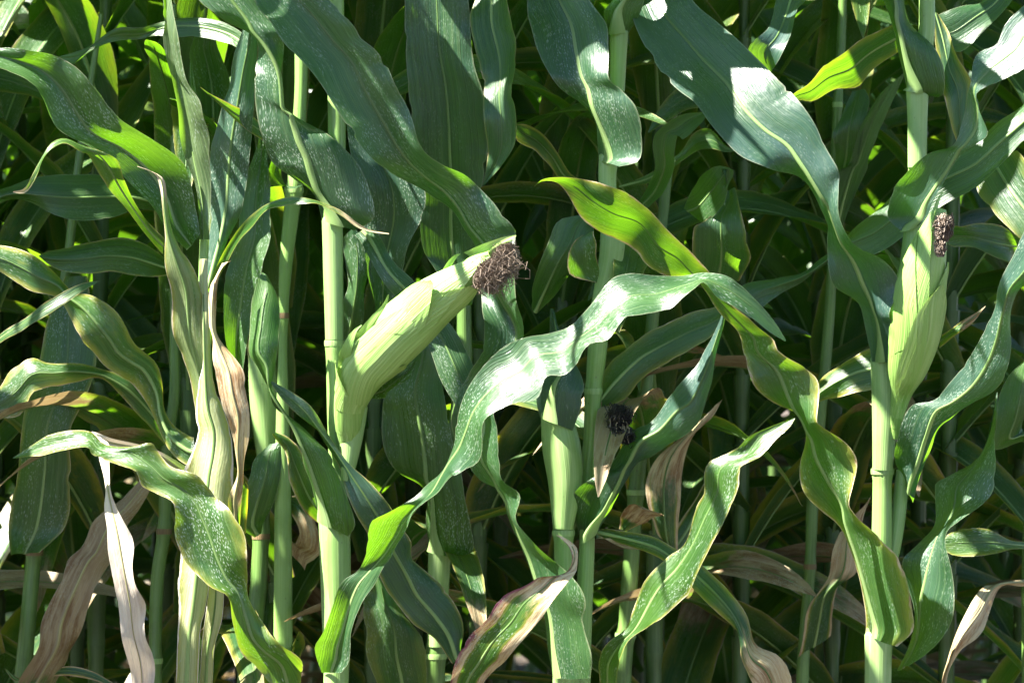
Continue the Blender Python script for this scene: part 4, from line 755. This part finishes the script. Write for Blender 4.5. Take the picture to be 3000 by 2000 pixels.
# ------------------------------------------------------------------ rows of maize behind
def make_plant(seed, label, group):
    r = random.Random(seed)
    e = plant_empty("maize_plant", label, 0, 0, group)
    H = r.uniform(2.3, 2.6)
    n = 40; z = np.linspace(-0.03, H, n); bend = r.uniform(-0.05, 0.05); bend2 = r.uniform(-0.03, 0.03)
    C = np.stack([bend * (z / H) ** 2, bend2 * (z / H) ** 2, z], 1)
    rad = np.interp(z, [0, 0.3, 1.2, H], [0.014, 0.0135, 0.011, 0.004])
    zz = 0.10; nodes = []
    while zz < H - 0.15: nodes.append(zz); zz += r.uniform(0.14, 0.19) if zz < 0.6 else r.uniform(0.09, 0.125)
    zs = np.linspace(-0.03, H, 150)
    C = np.stack([bend * (zs / H) ** 2, bend2 * (zs / H) ** 2, zs], 1)
    rad = np.interp(zs, [0, 0.3, 1.2, H], [0.014, 0.0135, 0.011, 0.004])
    for q in nodes: rad = rad * (1 + 0.18 * np.exp(-((zs - q) / 0.010) ** 2))
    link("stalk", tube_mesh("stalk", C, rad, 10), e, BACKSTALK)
    plane = r.uniform(0, math.pi)
    for k, q in enumerate(nodes):
        az = plane + (k % 2) * math.pi + r.uniform(-0.45, 0.45)
        dead = q < 0.40; half = 0.40 <= q < 0.90
        ln = r.uniform(0.62, 0.86) * (0.75 if q > 1.9 else 1.0); wd = r.uniform(0.075, 0.11)
        if dead: el, dr, wd = r.uniform(0.3, 0.9), r.uniform(2.2, 3.0), wd * 0.6
        elif q < 1.05: el, dr = r.uniform(0.55, 1.15), r.uniform(0.9, 2.0)
        else: el, dr = r.uniform(1.0, 1.3), r.uniform(1.1, 2.4)
        me, rb = grown_leaf((bend * (q / H) ** 2, bend2 * (q / H) ** 2, q + 0.08), az, ln, wd, el, dr, r.uniform(-1.3, 1.3), seed * 50 + k, 0.025, 3, 0.006 if not dead else None)
        o = link("leaf", me, e, LEAF)
        if rb is not None: link("midrib", rb, o, RIB)
        leaf_props(o, 0.0 if dead else (r.uniform(0.40, 1.0) if half else r.uniform(0.97, 1.3)), 0.05 if half else 0.02, r.uniform(0.1, 0.8) if half else r.uniform(0, 0.35), r.uniform(0.3, 0.9), tone=0.3 if dead else 0.5)
        sh = np.array([0, 0.13]); sz = np.linspace(q, q + 0.08, 5)
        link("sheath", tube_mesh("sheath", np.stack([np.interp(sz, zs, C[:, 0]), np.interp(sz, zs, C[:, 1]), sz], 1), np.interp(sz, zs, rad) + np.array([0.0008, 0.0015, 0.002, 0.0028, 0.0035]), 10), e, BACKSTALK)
    return e

def copy_plant(src, label, group):
    c = src.copy(); COL.objects.link(c); c["label"] = label; c["group"] = group
    for ch in src.children:
        k = ch.copy(); COL.objects.link(k); k.parent = c
        for g in ch.children:
            q = g.copy(); COL.objects.link(q); q.parent = k
    return c

LOC = {}
for pl in [o for o in list(COL.objects) if o.type == 'EMPTY']:
    st = [c for c in pl.children if c.name.split('.')[0] == "stalk"]
    v = [st[0].data.vertices[i].co for i in range(len(st[0].data.vertices))]
    zmin = min(c.z for c in v); low = [c for c in v if c.z < zmin + 0.02]
    top = max(v, key=lambda c: c.z)
    bx, by = sum(c.x for c in low) / len(low), sum(c.y for c in low) / len(low)
    LOC[pl.name] = (bx, by, top.copy())

for pl, sd in ((pB, 1), (pF, 2), (pH, 3), (pD, 8), (pJ, 9), (pG, 10), (pP, 4), (pC, 5), (pR, 6), (pZ, 7)):
    bx, by, top = LOC[pl.name]
    hs = [1.75, 1.81, 1.87, 1.93, 1.99, 2.05, 2.10]; a0 = rnd.uniform(0, 6.28)
    shade_crown(pl, top.x, by, sd, hs, [a0 + math.pi * k + rnd.uniform(-0.5, 0.5) for k in range(7)])
print('DARK covered', len(covered), 'of', len(DARK))

for pl in (pA, pB, pD, pF, pH, pC, pP, pG, pK, pJ, pZ, pN, pR):
    bx, by, _ = LOC[pl.name]
    pl.location = (bx, by, 0)
    for ch in pl.children: ch.location = (-bx, -by, 0)


ORD = ["leftmost", "second from left", "third from left", "fourth from left", "fifth from left", "sixth from left", "seventh from left", "eighth from left",
       "ninth from left", "tenth from left", "eleventh from left", "twelfth from left", "thirteenth from left", "fourteenth from left", "fifteenth from left"]
PROT = [make_plant(100 + k, "", "") for k in range(9)]
for e in PROT[5:]:                                   # plants for the deep rows: leaves and stalk only
    for c in list(e.children):
        if c.name.startswith("sheath"): bpy.data.objects.remove(c, do_unlink=True)
        elif c.name.startswith("leaf"):
            for g in list(c.children): bpy.data.objects.remove(g, do_unlink=True)
            c.data.materials.clear(); c.data.materials.append(FARLEAF)
ROWS = [(0.70, 0.145), (1.20, 0.15), (1.75, 0.18), (2.35, 0.19), (3.0, 0.20), (3.7, 0.21), (4.5, 0.22), (5.4, 0.24)]
used = set()
def place(src, label, group, x, y):
    if src.name in used: o = copy_plant(src, label, group)
    else: o = src; used.add(src.name); o["label"] = label; o["group"] = group
    o.location = (x, y, 0); o.rotation_euler = (0, 0, rnd.uniform(0, 6.28))
    k = rnd.uniform(0.95, 1.06); o.scale = (k, k, k)
for ri, (ry, sp) in enumerate(ROWS):
    hw = 0.705 * (D + ry) / D
    x = -hw - (1.1 if ri < 4 else 0.4); seen = 0; k = 0
    while x < hw + 0.3:
        inview = abs(x) < hw
        if ri < 2:
            row = ("second", "third")[ri]; grp = row + " row of maize"
            lab = ("maize plant of the %s row, %s" % (row, ORD[min(seen, 14)])) if inview else "maize plant of the %s row just past the picture's %s edge" % (row, "left" if x < 0 else "right")
            if inview: seen += 1
        else:
            lab, grp = "dark maize plant deep in the field behind", "maize deeper in the field"
        place(PROT[rnd.randrange(5)] if ri < 2 else PROT[5 + rnd.randrange(4)], lab, grp, x, ry + rnd.uniform(-0.16, 0.16))
        x += sp * rnd.uniform(0.8, 1.2)
for x in (-1.62, -1.40, -1.20, -1.02):
    place(PROT[rnd.randrange(5)], "front-row maize plant just past the picture's left edge", "front row past the left edge", x, rnd.uniform(0.0, 0.1))
bpy.context.view_layer.update()
for e in [q for q in COL.objects if q.type == 'EMPTY' and q.get("group") == "front row past the left edge"]:
    for c in [q for q in e.children if q.name.startswith("leaf")]:
        bb = [c.matrix_world @ Vector(q) for q in c.bound_box]
        if max(q.x for q in bb) > -0.74 and min(q.z for q in bb) < 1.72:
            for g in list(c.children): bpy.data.objects.remove(g, do_unlink=True)
            bpy.data.objects.remove(c, do_unlink=True)

# the far rows read as one mass
fv, ff, fm, n0 = [], [], [], 0
src = [e for e in PROT[5:] if e.name in used]
for ry in (6.4, 7.4, 8.5, 9.7):
    hw = 0.705 * (D + ry) / D + 0.3; x = -hw
    while x < hw:
        e = src[rnd.randrange(len(src))]; a = rnd.uniform(0, 6.28); ca, sa = math.cos(a), math.sin(a); y = ry + rnd.uniform(-0.06, 0.06)
        for c in e.children:
            me = c.data; nv = len(me.vertices)
            co = np.empty(nv * 3, np.float32); me.vertices.foreach_get("co", co); co = co.reshape(-1, 3)
            li = np.empty(len(me.loops), np.int32); me.loops.foreach_get("vertex_index", li)
            fv.append(np.stack([co[:, 0] * ca - co[:, 1] * sa + x, co[:, 0] * sa + co[:, 1] * ca + y, co[:, 2]], 1)); ff.append(li.reshape(-1, 4) + n0); n0 += nv
        x += 0.2 * rnd.uniform(0.8, 1.2)
fv = np.concatenate(fv); ff = np.concatenate(ff)
fme = bpy.data.meshes.new("far_maize"); fme.vertices.add(len(fv)); fme.vertices.foreach_set("co", fv.reshape(-1))
fme.loops.add(len(ff) * 4); fme.loops.foreach_set("vertex_index", ff.reshape(-1)); fme.polygons.add(len(ff)); fme.polygons.foreach_set("loop_start", np.arange(0, len(ff) * 4, 4, dtype=np.int32))
fme.polygons.foreach_set("use_smooth", np.ones(len(ff), dtype=bool)); fme.update(calc_edges=True)
far = link("far_maize", fme, None, stem_material("far_maize_leaves", (0.024, 0.056, 0.016), (0.040, 0.080, 0.024), (0.03, 0.06, 0.03), 0.2, 0.42))
far["kind"] = "stuff"; far["label"] = "dense dark mass of maize at the back of the field"; far["category"] = "maize field"

# gaps in the canopy: upper leaves do not grow where the photograph shows sunlight reaching the front row
bpy.context.view_layer.update()
rays = LITR
dg = bpy.context.evaluated_depsgraph_get()
for o in [q for q in COL.objects if q.type == 'MESH' and q.name.startswith("leaf") and q.parent is not None]:
    mw = o.matrix_world
    ys = [(mw @ Vector(c)) for c in o.bound_box]
    if min(c.y for c in ys) > 0.3: continue
    ctop = max(c.z for c in ys); clow = min(c.z for c in ys)
    if ctop < 1.70: continue
    if o.get("shade_crown") or o.parent.get("group") in (FRONT, SECOND): continue
    inv = mw.inverted(); d = (inv.to_3x3() @ SUN_TO).normalized()
    bv = BVHTree.FromPolygons([v.co for v in o.data.vertices], [p.vertices for p in o.data.polygons])
    if any(bv.ray_cast(inv @ r, d)[0] is not None for r in rays):
        for g in list(o.children): bpy.data.objects.remove(g, do_unlink=True)
        bpy.data.objects.remove(o, do_unlink=True)
for e in PROT:
    if e.name not in used:
        for c in list(e.children):
            for g in list(c.children): bpy.data.objects.remove(g, do_unlink=True)
            bpy.data.objects.remove(c, do_unlink=True)
        bpy.data.objects.remove(e, do_unlink=True)
